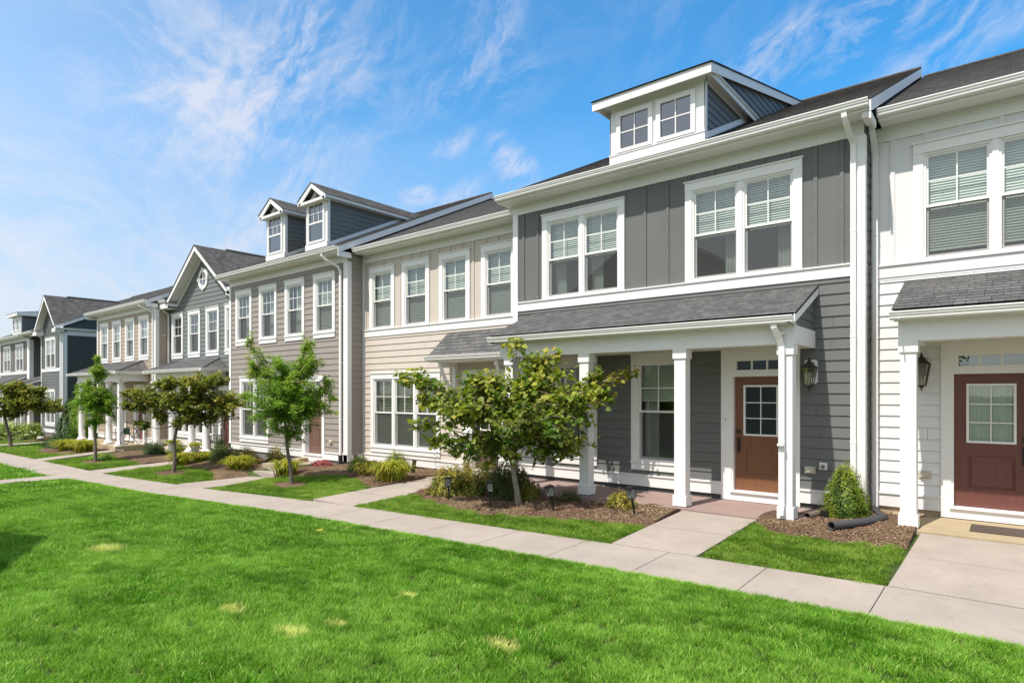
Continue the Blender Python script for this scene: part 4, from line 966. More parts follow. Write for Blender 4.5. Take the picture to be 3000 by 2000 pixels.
for a, b in ((0, .40), (0, -.40), (.40, 0), (-.40, 0)): oc.box(-26.12 + a - .055, -26.12 + a + .055, YE - .075, YE - .01, 6.76 + b - .07, 6.76 + b + .07)
oc.box(-26.135, -26.105, YE - .042, YE - .03, 6.47, 7.05); oc.box(-26.41, -25.83, YE - .0415, YE - .0295, 6.745, 6.775)
oc.face([(-26.12 + .3 * math.cos(-t * math.pi / 12), YE - .028, 6.76 + .3 * math.sin(-t * math.pi / 12)) for t in range(24)][::-1], 1)
oc.build('oval_window', ['white', 'glass_dark'], E_)
trim_boards(E_, base_boards(YE, EL, ER, .4, [(-24.75, -23.44)]))
r = MB(); L = math.hypot(1, gs); yf = 11.30; yb = YE - .42 + (gz - 6.53 + d) / RS
for sg in (-1, 1):
    U = Vector((0, 1, 0)); V = Vector((-sg / L, 0, gs / L)); N = Vector((sg * gs / L, 0, 1 / L)); hw = 2.82 if sg < 0 else 3.05; xo = gx + sg * hw; zo = gz - gs * hw
    lap(r, (xo, 0, zo), U, V, N, 0, hw * L, lambda v: (yf - .02, YE - .42 + (zo + v * gs / L - 6.53 + d) / RS + .05), .142, .009)
    r.face(((xo, yf - .02, zo - .03), (xo, yf - .02, zo + .012), (gx, yf - .02, gz + .02), (gx, yf - .02, gz - .03)))
r.tube([(gx, yf + 1.3, gz + .01), (gx, yb, gz + .01)], .06, 6)
gr = r.build('gable_roof', 'shingle', E_)
t = MB()
for sg in (-1, 1):
    hw = 2.80 if sg < 0 else 2.95; xo = gx + sg * hw; zo = gz - gs * hw
    t.prism([(xo, yf, zo - .01), (xo, yf, zo - .2), (gx, yf, gz - .24), (gx, yf, gz - .02)], (0, .024, 0))
    t.prism([(xo, yf + .024, zo - .06), (gx, yf + .024, gz - .07), (gx, yf + .024, gz - .05), (xo, yf + .024, zo - .04)], (0, YE - yf - .025, 0))
    t.prism([(xo + (.0 if sg < 0 else -.02), YE - .03, zo - .30), (gx, YE - .03, gz - .29), (gx, YE - .03, gz - .09), (xo, YE - .03, zo - .09)], (0, .026, 0)) if sg < 0 else None
t.box(-29.5, -28.55, yf, YE, 5.74, 5.80); t.box(-29.5, -28.55, yf, yf + .02, 5.8, 5.97); t.box(-28.57, -28.55, yf, YE, 5.72, 5.95); t.box(-23.3, -22.6, yf, YE, 5.76, 5.9)
t.build('gable_trim', 'white', E_)
ro, yrE, _ = main_roof(E_, -29.6, -22.6, YE, d, gx0=-29.75, gx1=-28.7, rake_r=False, frieze=False, front=(-29.6, -28.62))
back_shell(E_, EL, ER, YE, yrE, d, 'sid_sage'); foundation(E_, EL, ER, YE, -.8, -.25); interior(E_, EL + .1, ER - .1, YE, -.3, 5.8, 3.0)
downspout(E_, [(-29.62, 11.26, 6.0), (-29.6, 11.28, 5.9), (-29.45, 11.45, 5.7), (-29.40, 11.67, 5.55), (-29.40, 11.68, -.45), (-29.5, 11.5, -.5)])

def hip_porch(par, x0, x1, Yw, ye, ze, ztop, hipw=.85, hl=True, hr=True, bz=2.58, cols=(), zs=-.33, slab=None, inset=.28, colr=.135, slabm='concrete_tan'):
    """hipped porch roof against the wall; x0,x1,ye = eave outline"""
    r = MB(); s = (ztop - ze) / (Yw - ye); L = math.hypot(1, s); V = Vector((0, 1 / L, s / L)); N = Vector((0, -V.z, V.y)); run = Yw - ye
    lap(r, (0, ye, ze), X_, V, N, 0, run * L, lambda v: (x0 + (hipw * v / L / run if hl else 0), x1 - (hipw * v / L / run if hr else 0)), .142, .009)
    for on, xe, sg in ((hl, x0, -1), (hr, x1, 1)):
        if not on: continue
        s2 = (ztop - ze) / hipw; L2 = math.hypot(1, s2); V2 = Vector((-sg / L2, 0, s2 / L2)); N2 = Vector((sg * s2 / L2, 0, 1 / L2))
        lap(r, (xe, 0, ze), Y_, V2, N2, 0, hipw * L2, lambda v: (ye + run * v / L2 / hipw, Yw), .142, .009)
        r.tube([(xe, ye, ze + .01), (xe - sg * hipw, Yw, ztop + .02)], .03, 5)
    r.build('porch_roof', 'shingle_porch', par)
    t = MB(); b0, b1 = bz, ze - .10; i = inset
    t.box(x0 + i, x1 - i, ye + i, ye + i + .24, b0, b1); t.box(x0 + i, x0 + i + .24, ye + i + .24, Yw, b0, b1); t.box(x1 - i - .24, x1 - i, ye + i + .24, Yw, b0, b1)
    t.box(x0 + .02, x1 - .02, ye + .02, Yw, b1, b1 + .03)
    t.build('porch_beam', 'white', par)
    g = MB(); gutter_x(g, x0 - .1, x1 + .1, ye - .1, ze + .01)
    if hr: gutter_y(g, x1 + .1, ye - .1, Yw, ze + .0101, 1)
    if hl: gutter_y(g, x0 - .1, ye - .1, Yw, ze + .0101, -1)
    g.build('porch_gutter', 'white', par)
    for x, y in cols: column_rd(par, x, y, zs, bz, colr)
    if slab: m = MB(); m.box(*slab); m.build('porch_slab', slabm, par)
hip_porch(E_, -29.3, -23.9, YE, 10.70, 2.97, 3.42, .8, bz=2.5, cols=((-24.25, 11.0), (-25.5, 11.0), (-27.3, 11.0), (-28.95, 11.0)), zs=-.33, slab=(-29.2, -23.3, 10.78, 11.76, -.9, -.33))

# ---- F: tan house with the round-columned corner porch
F_ = root('townhouse', (-33.2, 11.2, -.5), 'tan townhouse with four narrow upper windows and hipped porch on round white columns', 'house', GRP)
YF_, FL, FR, d = 11.2, -36.95, -29.5, .4
h = []
for i, a in enumerate((-36.45, -34.76, -33.07, -31.40)):
    o, q = window(F_, a, a + 1.15, 3.70, 5.58, YF_, 1, (2, 2), 'full', apron=.17, slat=.9); h.append((q[0], q[1], q[2] - .16, q[3]))
o, q = window(F_, -35.6, -33.0, .25, 2.4, YF_, 3, (2, 2), 'full', apron=.16, slat=1.0, full=False); h.append((q[0], q[1], q[2] - .15, q[3]))
do, q = door(F_, -31.75, -30.95, -.14, 1.90, YF_, 'door_red', -31.98, -30.75, 2.42, -.33, recess=.1, lite=False); h.append(q)
siding(FL + .1, FR - .1, YF_, -.03, 5.76, h).build('wall', 'sid_tan', F_)
trim_boards(F_, [(FL, FL + .14, YF_ - .036, YF_ + .02, -.25, 5.75), (FR - .40, FR, YF_ - .036, YF_ + .02, -.25, 5.75), (FR - .02, FR + .02, YF_ - .0355, YF_ + .11, -.25, 5.75)] + base_boards(YF_, FL, FR, .4, [(-31.98, -30.75)]) + [(FR, FR + .03, YF_ + .11, YF_ + .56, -.25, -.045)])
ro, yrF, _ = main_roof(F_, -37.15, -29.38, YF_, d, gx0=-37.3, fx0=FL, fx1=FR, rake_l=True)
side_wall(F_, FR, YF_, d, 1, 'sid_tan', -.05, yrF); back_shell(F_, FL, FR, YF_, yrF, d, 'sid_tan'); foundation(F_, FL, FR + .0, YF_, -.9, -.25); interior(F_, FL + .1, FR - .1, YF_, -.3, 5.8, 3.0)
downspout(F_, [(-30.25, 10.74, 6.02), (-30.2, 10.76, 5.92), (-30.0, 10.92, 5.78), (-29.72, 11.10, 5.62), (-29.70, 11.13, 5.5), (-29.70, 11.13, -.45), (-29.8, 10.95, -.5)])
hip_porch(F_, -36.6, -30.15, YF_, 9.85, 2.96, 3.50, .8, bz=2.55, cols=((-30.75, 10.2), (-32.15, 10.2), (-34.45, 10.2), (-35.9, 10.2)), zs=-.33, slab=(-36.4, -30.4, 9.88, 11.21, -1.0, -.33))
downspout(F_, [(-30.3, 9.80, 2.9), (-30.32, 9.9, 2.75), (-30.55, 10.1, 2.6), (-30.58, 10.1, 2.5), (-30.58, 10.12, -.3), (-30.5, 9.85, -.42)], .07, .05, name='porch_downspout')

# ---- G: dark house with tall slender gable, further down the row
G_ = root('townhouse', (-45.6, 11.4, -.7), 'dark blue-grey townhouse with tall narrow gable and paired windows, end of its block', 'house', GRP)
YG, GL, GR, d = 11.4, -47.8, -43.45, .56
h = []
o, q = window(G_, -46.86, -44.80, 3.55, 5.45, YG, 2, (2, 2), 'half', full=True); h.append(q)
o, q = window(G_, -46.86, -44.88, .15, 2.28, YG, 2, (2, 2), 'full', apron=.16, slat=1.0); h2 = [(q[0], q[1], q[2] - .15, q[3])]
gx, gz, gs = -45.62, 7.98, .93
m = MB(); lap(m, (0, YG, 0), X_, Z_, NF, 3.53, gz - .2, lambda v: (GL, GR) if v < 5.75 else (max(GL, gx - (gz - v) / gs + .1), min(GR, gx + (gz - v) / gs - .1)), 50, 0, h, 0, (5.75,))
for i in range(11):
    b = GL + .2 + i * .4; zt_ = min(gz - .25 - abs(b - gx) * gs, 7.7)
    if -46.9 < b < -44.75: m.box(b - .03, b + .03, YG - .022, YG, 5.46, zt_)
    else: m.box(b - .03, b + .03, YG - .022, YG, 3.55, zt_)
m.build('upper_wall', 'sid_slate', G_)
siding(GL + .1, GR - .1, YG, -.2, 3.36, h2).build('lower_wall', 'sid_slate', G_)
rs2 = MB(); lap(rs2, (0, 12.3, 0), X_, Z_, NF, -.2, 5.7, lambda v: (-51.1, GL), .182, .013); lap(rs2, (GL, 0, 0), Y_, Z_, (-1, 0, 0), -.2, 5.7, lambda v: (YG, 12.3), .182, .013); rs2.build('set_back_wall', 'sid_brown', G_)
trim_boards(G_, [(GL, GL + .13, YG - .036, YG + .02, -.4, 5.65), (GR - .5, GR, YG - .036, YG + .02, -.4, 5.65), (GR - .02, GR + .03, YG - .0355, YG + .2, -.4, 5.65), (GL + .13, GR - .5, YG - .034, YG + .02, 3.34, 3.52), (GR, GR + .03, YG + .2, 22, 5.45, 5.72), (GL + .13, GR - .5, YG - .036, YG + .02, -.41, -.2)])
sw = MB(); lap(sw, (GR, 0, 0), Y_, Z_, (1, 0, 0), -.4, roofz(17.9, YG, d) - .1, lambda v: (YG + .2 if v < 5.97 else YG + max(.2, (v - roofz(YG, YG, d) + .1) / RS), 23.5 if v < 5.97 else 24.5 - (v - roofz(YG, YG, d) + .1) / RS), .182, .013, breaks=(5.97,)); sw.build('side_wall', 'sid_teal', G_)
ro, yrG, _ = main_roof(G_, -51.3, -43.3, YG, d, gx0=-51.3, gx1=-48.0, fx0=-48.1, fx1=-48.0, front=(-51.3, -48.0))
r = MB(); L = math.hypot(1, gs); yf = 10.98
for sg in (-1, 1):
    U = Vector((0, 1, 0)); V = Vector((-sg / L, 0, gs / L)); N = Vector((sg * gs / L, 0, 1 / L)); hw = 2.35; xo = gx + sg * hw; zo = gz - gs * hw
    lap(r, (xo, 0, zo), U, V, N, 0, hw * L, lambda v: (yf, YG - .42 + (zo + v * gs / L - 6.53 + d) / RS + .05), .142, .009)
    r.face(((xo, yf, zo - .03), (xo, yf, zo + .012), (gx, yf, gz + .02), (gx, yf, gz - .03)))
r.tube([(gx, yf + 1.2, gz + .01), (gx, 15, gz + .01)], .07, 6)
r.build('gable_roof', 'shingle', G_)
t = MB()
for sg in (-1, 1):
    hw = 2.33; xo = gx + sg * hw; zo = gz - gs * hw
    t.prism([(xo, yf + .01, zo - .0), (xo, yf + .01, zo - .2), (gx, yf + .01, gz - .28), (gx, yf + .01, gz - .02)], (0, .024, 0))
    t.prism([(xo, yf + .034, zo - .07), (gx, yf + .034, gz - .08), (gx, yf + .034, gz - .05), (xo, yf + .034, zo - .04)], (0, YG - yf - .035, 0))
t.box(-48.0, -47.2, yf, YG, 5.62, 5.83); t.box(-44.0, -43.3, yf, YG, 5.62, 5.83)
gutter_y(t, -43.18, yf, 21, 5.86, 1)
t.build('gable_trim', 'white', G_)
back_shell(G_, -51.1, GR, YG + .9, yrG, d, 'sid_teal'); foundation(G_, GL, GR, YG, -1.1, -.40); interior(G_, GL + .1, GR - .1, YG, -.45, 5.6, 2.8)
downspout(G_, [(-48.6, 11.2, 5.8), (-48.3, 11.6, 5.5), (-48.2, 12.2, 5.3), (-48.2, 12.24, 3.0)])
downspout(G_, [(-43.3, 11.1, 5.78), (-43.5, 11.3, 5.55), (-43.62, 11.33, 5.4), (-43.62, 11.33, -.5)])
shed_porch(G_, -51.0, -47.85, 12.3, .56, ye=10.4, beam_y=10.65, sidemat='sid_brown', bxl=-50.9, bxr=-47.9)
for x in (-50.7, -49.4): column_sq(G_, x, 10.78, -.5, 2.2)
sl = MB(); sl.box(-51.0, -47.8, 10.5, 12.3, -1.1, -.5); sl.build('porch_slab', 'concrete', G_)

# ---- H: brown-grey house at the left edge
H_ = root('townhouse', (-54.8, 11.5, -.8), 'brown-grey townhouse with board-and-batten upper floor and small shed dormer, far left', 'house', GRP)
YH, HL, HR, d = 11.5, -58.7, -50.9, .58
h = []
for a in (-57.7, -54.35):
    o, q = window(H_, a, a + 1.98, 3.54, 5.42, YH, 2, (2, 2), 'half', full=True); h.append(q)
h2 = []
o, q = window(H_, -57.6, -55.6, .1, 2.2, YH, 2, (2, 2), 'full', full=False); h2.append(q)
panel(HL + .1, HR - .1, YH, 3.51, 5.6, h, [HL + .3 + .42 * i for i in range(18)]).build('upper_wall', 'sid_brown', H_)
siding(HL + .1, HR - .1, YH, -.2, 3.36, h2).build('lower_wall', 'sid_brown', H_)
trim_boards(H_, [(HL, HL + .13, YH - .036, YH + .02, -.4, 5.6), (HR - .55, HR, YH - .036, YH + .02, -.4, 5.6), (HR - .02, HR + .03, YH - .0355, YH + .2, -.4, 5.6), (HL + .13, HR - .55, YH - .034, YH + .02, 3.33, 3.51), (HL + .13, HR - .55, YH - .036, YH + .02, -.41, -.2)])
ro, yrH, _ = main_roof(H_, -58.9, -50.7, YH, d, fx0=HL, fx1=HR, rake_l=True)
side_wall(H_, HR, YH, d, 1, 'sid_slate', -.4, yrH, dep=.9); back_shell(H_, HL, HR, YH, yrH, d, 'sid_brown'); foundation(H_, HL, HR, YH, -1.2, -.4); interior(H_, HL + .1, HR - .1, YH, -.45, 5.6, 2.8)
m = MB(); m.box(-55.3, -53.1, YH, YH + .06, 6.1, 7.38); dor = m.build('dormer', 'white', H_)
for X, n in ((-53.12, 1), (-55.28, -1)): c = MB(); cheek(c, X, YH + .06, 7.3, n, d, 0, YH); c.build('dormer_side_wall', 'sid_slate', dor)
t = MB(); t.box(-55.6, -52.8, YH - .28, YH - .25, 7.36, 7.56); t.box(-55.58, -52.82, YH - .25, YH + 2.4, 7.36, 7.38)
for X in (-52.82, -55.6): t.prism([(X, YH - .27, 7.38), (X, YH - .27, 7.55), (X, YH + 5.2, 8.35), (X, YH + 2.4, 7.38)], (.02, 0, 0))
t.build('dormer_trim', 'white', dor)
sr = MB(); s_ = .15; Ls = math.hypot(1, s_); lap(sr, (0, YH - .3, 7.56), X_, Vector((0, 1 / Ls, s_ / Ls)), Vector((0, -s_ / Ls, 1 / Ls)), 0, 5.6, lambda v: (-55.63, -52.78), .142, .008); sr.build('dormer_roof', 'shingle', dor)
small_window(dor, -55.1, -54.25, 6.35, 7.25, YH - .015, (2, 2), .09, name='dormer_window'); small_window(dor, -54.15, -53.3, 6.35, 7.25, YH - .015, (2, 2), .09, name='dormer_window')
shed_porch(H_, -58.0, -51.6, YH, .58, ye=9.96, beam_y=10.23, sidemat='sid_brown')
for x in (-57.7, -55.8, -53.8, -51.9): column_sq(H_, x, 10.35, -.5, 2.17)
sl = MB(); sl.box(-58.2, -51.4, 10.1, 11.5, -1.1, -.5); sl.build('porch_slab', 'concrete', H_)

# ---- house across the lawn, behind the photographer: its shadow and its reflection are in the picture
O_ = root('townhouse', (-12.9, -9, -.3), 'grey gabled townhouse across the lawn, behind the photographer', 'house')
ox, oz, os_ = -12.9, 9.75, .66
m = MB()
def box_wall(x0, x1, y0, y1, z0, z1):
    m.face(((x1, y1, z0), (x0, y1, z0), (x0, y1, z1), (x1, y1, z1))); m.face(((x0, y0, z0), (x1, y0, z0), (x1, y0, z1), (x0, y0, z1)))
    m.face(((x0, y1, z0), (x0, y0, z0), (x0, y0, z1), (x0, y1, z1))); m.face(((x1, y0, z0), (x1, y1, z0), (x1, y1, z1), (x1, y0, z1)))
box_wall(-16.6, -9.2, -15, -3.5, -.6, 7.0); m.face(((-9.2, -3.5, 7.0), (-16.6, -3.5, 7.0), (ox, -3.5, oz - .3))); m.build('wall', 'sid_taupe', O_)
r = MB()
for sg in (-1, 1):
    xo = ox + sg * 4.05; zo = oz - os_ * 4.05
    r.prism([(xo, -3.1, zo), (ox, -3.1, oz), (ox, -3.1, oz - .12), (xo, -3.1, zo - .12)], (0, -12.4, 0))
r.build('roof', 'shingle', O_)
for x in (-15.9, -13.6, -11.4):
    w = MB(); w.box(x, x + 1.2, -3.5, -3.45, 4.0, 5.9); w.box(x, x + 1.2, -3.5, -3.45, .6, 2.7); w.build('window', 'white', O_)
    w = MB(); w.box(x + .15, x + 1.05, -3.45, -3.44, 4.15, 5.7); w.box(x + .15, x + 1.05, -3.45, -3.44, .75, 2.55); w.build('pane', 'glass_dark', O_)

for (tx, ty, sd, lb) in ((-3.5, -13.5, 71, 'broad leafy tree across the lawn, behind the photographer, nearer one'), (-22.5, -10.5, 73, 'broad leafy tree across the lawn, behind the photographer, farther one')): REAR_TREES = globals().get('REAR_TREES', []) + [(tx, ty, sd, lb)]

# ================================================================== ground, walks, beds
def sheet(name, xs, ylo, yhi, ny, zf, mat_, kind='structure', skirt=.06):
    m = MB(); rows = []
    for x in xs:
        a, b = ylo(x), yhi(x); rows.append([(x, a + (b - a) * j / ny, zf(x, a + (b - a) * j / ny)) for j in range(ny + 1)])
    for i in range(len(rows) - 1):
        for j in range(ny):
            q = (rows[i][j], rows[i + 1][j], rows[i + 1][j + 1], rows[i][j + 1]); m.face(q, 0, [(p[0], p[1]) for p in q])
    dn = lambda p: (p[0], p[1], p[2] - skirt)
    for i in range(len(rows) - 1):
        for j in (0, ny): p, q = rows[i][j], rows[i + 1][j]; m.face((dn(p), dn(q), q, p))
    for r in (rows[0], rows[-1]):
        for j in range(ny): m.face((dn(r[j]), dn(r[j + 1]), r[j + 1], r[j]))
    return tag(m.build(name, mat_), kind=kind)
def frange(a, b, n): return [a + (b - a) * i / n for i in range(n + 1)]
gx_ = [-1500, -700, -300, -150, -100] + frange(-80, 25, 105) + [60, 150, 400, 1500]
gy_ = [-1500, -500, -150, -60, -30, -15, -8, -4, 0, 3, 5, 6, 6.5, 7, 7.5, 8, 8.6, 9.2, 10, 11, 12, 14, 20, 40, 90, 250, 700, 1500]
m = MB()
for i in range(len(gx_) - 1):
    for j in range(len(gy_) - 1):
        q = [(gx_[i], gy_[j]), (gx_[i + 1], gy_[j]), (gx_[i + 1], gy_[j + 1]), (gx_[i], gy_[j + 1])]
        m.face([(x, y, zt(x, y) - .045) for x, y in q], 0, q)
tag(m.build('ground', 'soil'), kind='structure')
# sidewalk in panels with tooled joints
m = MB(); xj = -1.05 + 1.21 * 14
while xj > -75:
    a, b = xj - 1.21 + .005, xj - .005; g = .012
    for (x0, x1) in ((a, b),):
        n = 2; xs = frange(x0, x1, n)
        for i in range(n):
            p, q = xs[i], xs[i + 1]
            m.face(((p, ynear(p), zt(p, 7) - .02), (q, ynear(q), zt(q, 7) - .02), (q, yfar(q), zt(q, 7)), (p, yfar(p), zt(p, 7))))
            m.face(((p, ynear(p), zt(p, 7) - .1), (q, ynear(q), zt(q, 7) - .1), (q, ynear(q), zt(q, 7) - .02), (p, ynear(p), zt(p, 7) - .02)))
            m.face(((p, yfar(p), zt(p, 7) - .1), (q, yfar(q), zt(q, 7) - .1), (q, yfar(q), zt(q, 7)), (p, yfar(p), zt(p, 7))))
        for x in (x0, x1): m.face(((x, ynear(x), zt(x, 7) - .1), (x, yfar(x), zt(x, 7) - .1), (x, yfar(x), zt(x, 7)), (x, ynear(x), zt(x, 7) - .02)))
    xj -= 1.21
tag(m.build('sidewalk', 'concrete'), kind='structure')
def walk(name, bl, br, tl, tr, zb, zt_, joints=1):
    m = MB(); n = joints + 1
    L = lambda a, b, s: tuple(p + (q - p) * s for p, q in zip(a, b))
    A = [(*bl, zb), (*tl, zt_)]; Bq = [(*br, zb), (*tr, zt_)]
    for i in range(n):
        s0, s1 = i / n + (.004 if i else .0035), (i + 1) / n - .002
        a, b, c, d = L(A[0], A[1], s0), L(Bq[0], Bq[1], s0), L(Bq[0], Bq[1], s1), L(A[0], A[1], s1); dn = lambda p: (p[0], p[1], p[2] - .12)
        m.face((a, b, c, d)); 
        for p, q in ((a, b), (b, c), (c, d), (d, a)): m.face((dn(p), dn(q), q, p))
    return tag(m.build(name, 'concrete'), kind='structure')
walk('front_walk', (-4.30, 7.485), (-3.12, 7.56), (-4.28, 9.815), (-3.07, 9.815), -.078, .035)
walk('front_walk', (-1.03, 7.715), (1.35, 7.74), (-.98, 10.355), (1.35, 10.355), -.078, .03)
walk('front_walk', (-11.30, 7.31), (-10.0, 7.335), (-11.45, 10.545), (-9.95, 10.545), -.205, -.125, 2)
walk('front_walk', (-17.38, 7.12), (-16.12, 7.14), (-17.42, 9.355), (-16.2, 9.355), -.435, -.45, 1)
walk('front_walk', (-23.85, 7.0), (-22.75, 7.01), (-23.85, 10.77), (-22.75, 10.77), -.575, -.44, 2)
walk('front_walk', (-30.1, 6.96), (-29.1, 6.97), (-31.2, 9.87), (-30.3, 9.87), -.61, -.52, 2)
walk('front_walk', (-41.5, 6.93), (-40.3, 6.93), (-41.5, 11.5), (-40.3, 11.5), -.70, -.66, 2)
m = MB(); m.box(-23.35, -22.35, -60, 5.87, -.70, -.578); tag(m.build('lawn_path', 'concrete'), kind='structure')
# bed outlines: (x0, x1, front edge profile, back y)
BEDS = [
 (-3.06, -1.04, [(-3.06, 9.62), (-2.6, 9.22), (-1.8, 9.22), (-1.04, 9.42)], lambda x: 11.72 if x > -1.82 else 11.2),
 (-9.98, -4.32, [(-9.98, 8.85), (-8.86, 8.40), (-8.0, 8.16), (-7.25, 8.12), (-6.4, 8.30), (-5.47, 8.50), (-4.32, 8.66)], lambda x: 9.9 if x > -8.7 else 11.7),
 (-16.15, -11.36, [(-16.15, 8.75), (-15.35, 8.75), (-14.4, 9.35), (-13.57, 9.70), (-12.6, 9.45), (-11.9, 9.1), (-11.36, 8.85)], lambda x: 11.7 if x > -15.4 else 11.15),
 (-22.70, -17.44, [(-22.7, 9.2), (-21.5, 8.9), (-19.5, 8.85), (-18.4, 8.5), (-17.44, 8.1)], lambda x: 11.15),
 (-29.1, -23.88, [(-29.1, 9.2), (-27, 8.9), (-25.2, 8.8), (-23.88, 8.5)], lambda x: 11.75),
 (-36.6, -31.1, [(-36.6, 8.9), (-35.3, 8.2), (-33.5, 7.95), (-31.9, 8.1), (-31.1, 8.5)], lambda x: 9.95),
 (-50, -42.5, [(-50, 9.0), (-46, 8.7), (-42.5, 9.6)], lambda x: 11.4)]
RINGS = [(-13.95, 8.36, .72, .34), (-20.25, 8.12, .95, .42), (-26.8, 8.0, .9, .4), (-38.9, 8.0, .5, .35)]
rngm = random.Random(5)
def mound(x, y): return .018 * math.sin(x * 3.1 + y * 2.3) + .012 * math.sin(x * 7.3 - y * 5.1) + .01
for (x0, x1, prof, back) in BEDS:
    n = max(8, int((x1 - x0) / .12))
    def zf(x, y, prof=prof, back=back):
        e = min(1, (y - itp(x, prof)) / .25); return zt(x, y) - .035 + e * (.045 + mound(x, y))
    sheet('mulch_bed', frange(x0, x1, n), lambda x: itp(x, prof), lambda x: back(x) + .02, 22, zf, 'mulch')
for (cx, cy, ra, rb) in RINGS:
    m = MB(); N = 28; c = (cx, cy, zt(cx, cy) + .0)
    R1 = [(cx + ra * .6 * math.cos(t), cy + rb * .6 * math.sin(t), 0) for t in [2 * math.pi * i / N for i in range(N)]]; R2 = [(cx + ra * (1 + .08 * math.sin(5 * t)) * math.cos(t), cy + rb * (1 + .08 * math.sin(5 * t)) * math.sin(t), 0) for t in [2 * math.pi * i / N for i in range(N)]]
    R1 = [(x, y, zt(x, y) - .01) for x, y, _ in R1]; R2 = [(x, y, zt(x, y) - .04) for x, y, _ in R2]
    for i in range(N): j = (i + 1) % N; m.face((c, R1[i], R1[j])); m.face((R1[i], R2[i], R2[j], R1[j]))
    tag(m.build('mulch_bed', 'mulch'), kind='structure')
def in_ring(x, y, s=1.0): return any(((x - a) / (c * s)) ** 2 + ((y - b) / (d * s)) ** 2 < 1 for a, b, c, d in RINGS)

# ------------------------------------------------------------------ numpy meshes (leaves, chips, blades)
def np_mesh(name, V, F, mat_, parent=None, attrs=None, smooth=False):
    """V (n,3); F (m,k) equal-size faces"""
    me = bpy.data.meshes.new(name); m_, k = F.shape
    me.vertices.add(len(V)); me.vertices.foreach_set('co', V.astype(np.float32).ravel())
    me.loops.add(m_ * k); me.loops.foreach_set('vertex_index', F.astype(np.int32).ravel())
    me.polygons.add(m_); me.polygons.foreach_set('loop_start', (np.arange(m_) * k).astype(np.int32))
    if smooth: me.polygons.foreach_set('use_smooth', np.ones(m_, dtype=bool))
    for an, arr in (attrs or {}).items():
        at = me.attributes.new(an, 'FLOAT', 'POINT'); at.data.foreach_set('value', arr.astype(np.float32))
    me.materials.append(M[mat_] if isinstance(mat_, str) else mat_); me.update(); me.validate()
    o = bpy.data.objects.new(name, me); COL.objects.link(o)
    if parent is not None:
        o.parent = parent
        if parent.get('_root'): o.matrix_parent_inverse = Matrix.Translation(-Vector(parent['_root']))
    return o
SH = {'heart': (np.array([(0, 0, 0), (.02, -.40, .10), (.50, -.46, .13), (1, 0, -.05), (.50, .46, .13), (.02, .40, .10)], float), np.array([(0, 1, 2, 3), (3, 4, 5, 0)])),
      'small': (np.array([(0, 0, 0), (.45, -.27, .07), (1, 0, -.04), (.45, .27, .07)], float), np.array([(0, 1, 2), (2, 3, 0)])),
      'round': (np.array([(0, 0, 0), (.5, -.42, .05), (1, 0, 0), (.5, .42, .05)], float), np.array([(0, 1, 2, 3)])),
      'petal': (np.array([(0, 0, 0), (.5, -.5, .2), (1, 0, .1), (.5, .5, .2)], float), np.array([(0, 1, 2, 3)]))}
def leaves(name, P, size, mat_, parent, shape='small', up=.5, droop=.3, seed=1, out=None, rnd=None, jit=.3, axis=None):
    r = np.random.default_rng(seed); n = len(P)
    base, fc = SH[shape]; k = len(base)
    nrm = r.normal(size=(n, 3)); nrm[:, 2] = np.abs(nrm[:, 2]) + up * 2; nrm[:, 1] -= .3
    if out is not None: nrm += out * .8
    nrm /= np.linalg.norm(nrm, axis=1)[:, None]
    ax = r.normal(size=(n, 3)) if axis is None else axis + r.normal(size=(n, 3)) * .5
    ax[:, 2] -= droop * 1.6
    ax -= nrm * (ax * nrm).sum(1)[:, None]; ax /= np.linalg.norm(ax, axis=1)[:, None] + 1e-9
    bx = np.cross(nrm, ax); s = size * (1 + jit * r.normal(size=n)).clip(.5, 1.7)
    V = P[:, None, :] + s[:, None, None] * (base[None, :, 0:1] * ax[:, None] + base[None, :, 1:2] * bx[:, None] + base[None, :, 2:3] * nrm[:, None])
    F = (np.arange(n)[:, None, None] * k + fc[None]).reshape(-1, fc.shape[1])
    a = r.random(n) if rnd is None else rnd
    return np_mesh(name, V.reshape(-1, 3), F, mat_, parent, {'rnd': np.repeat(a, k)})
IR = np.array((.776, .6307, 0)); IF = np.array((-.6307, .776, 0))
def loc2w(c, a, b, z): return np.array((c[0], c[1], 0)) + IR * a + IF * b + np.array((0, 0, z))
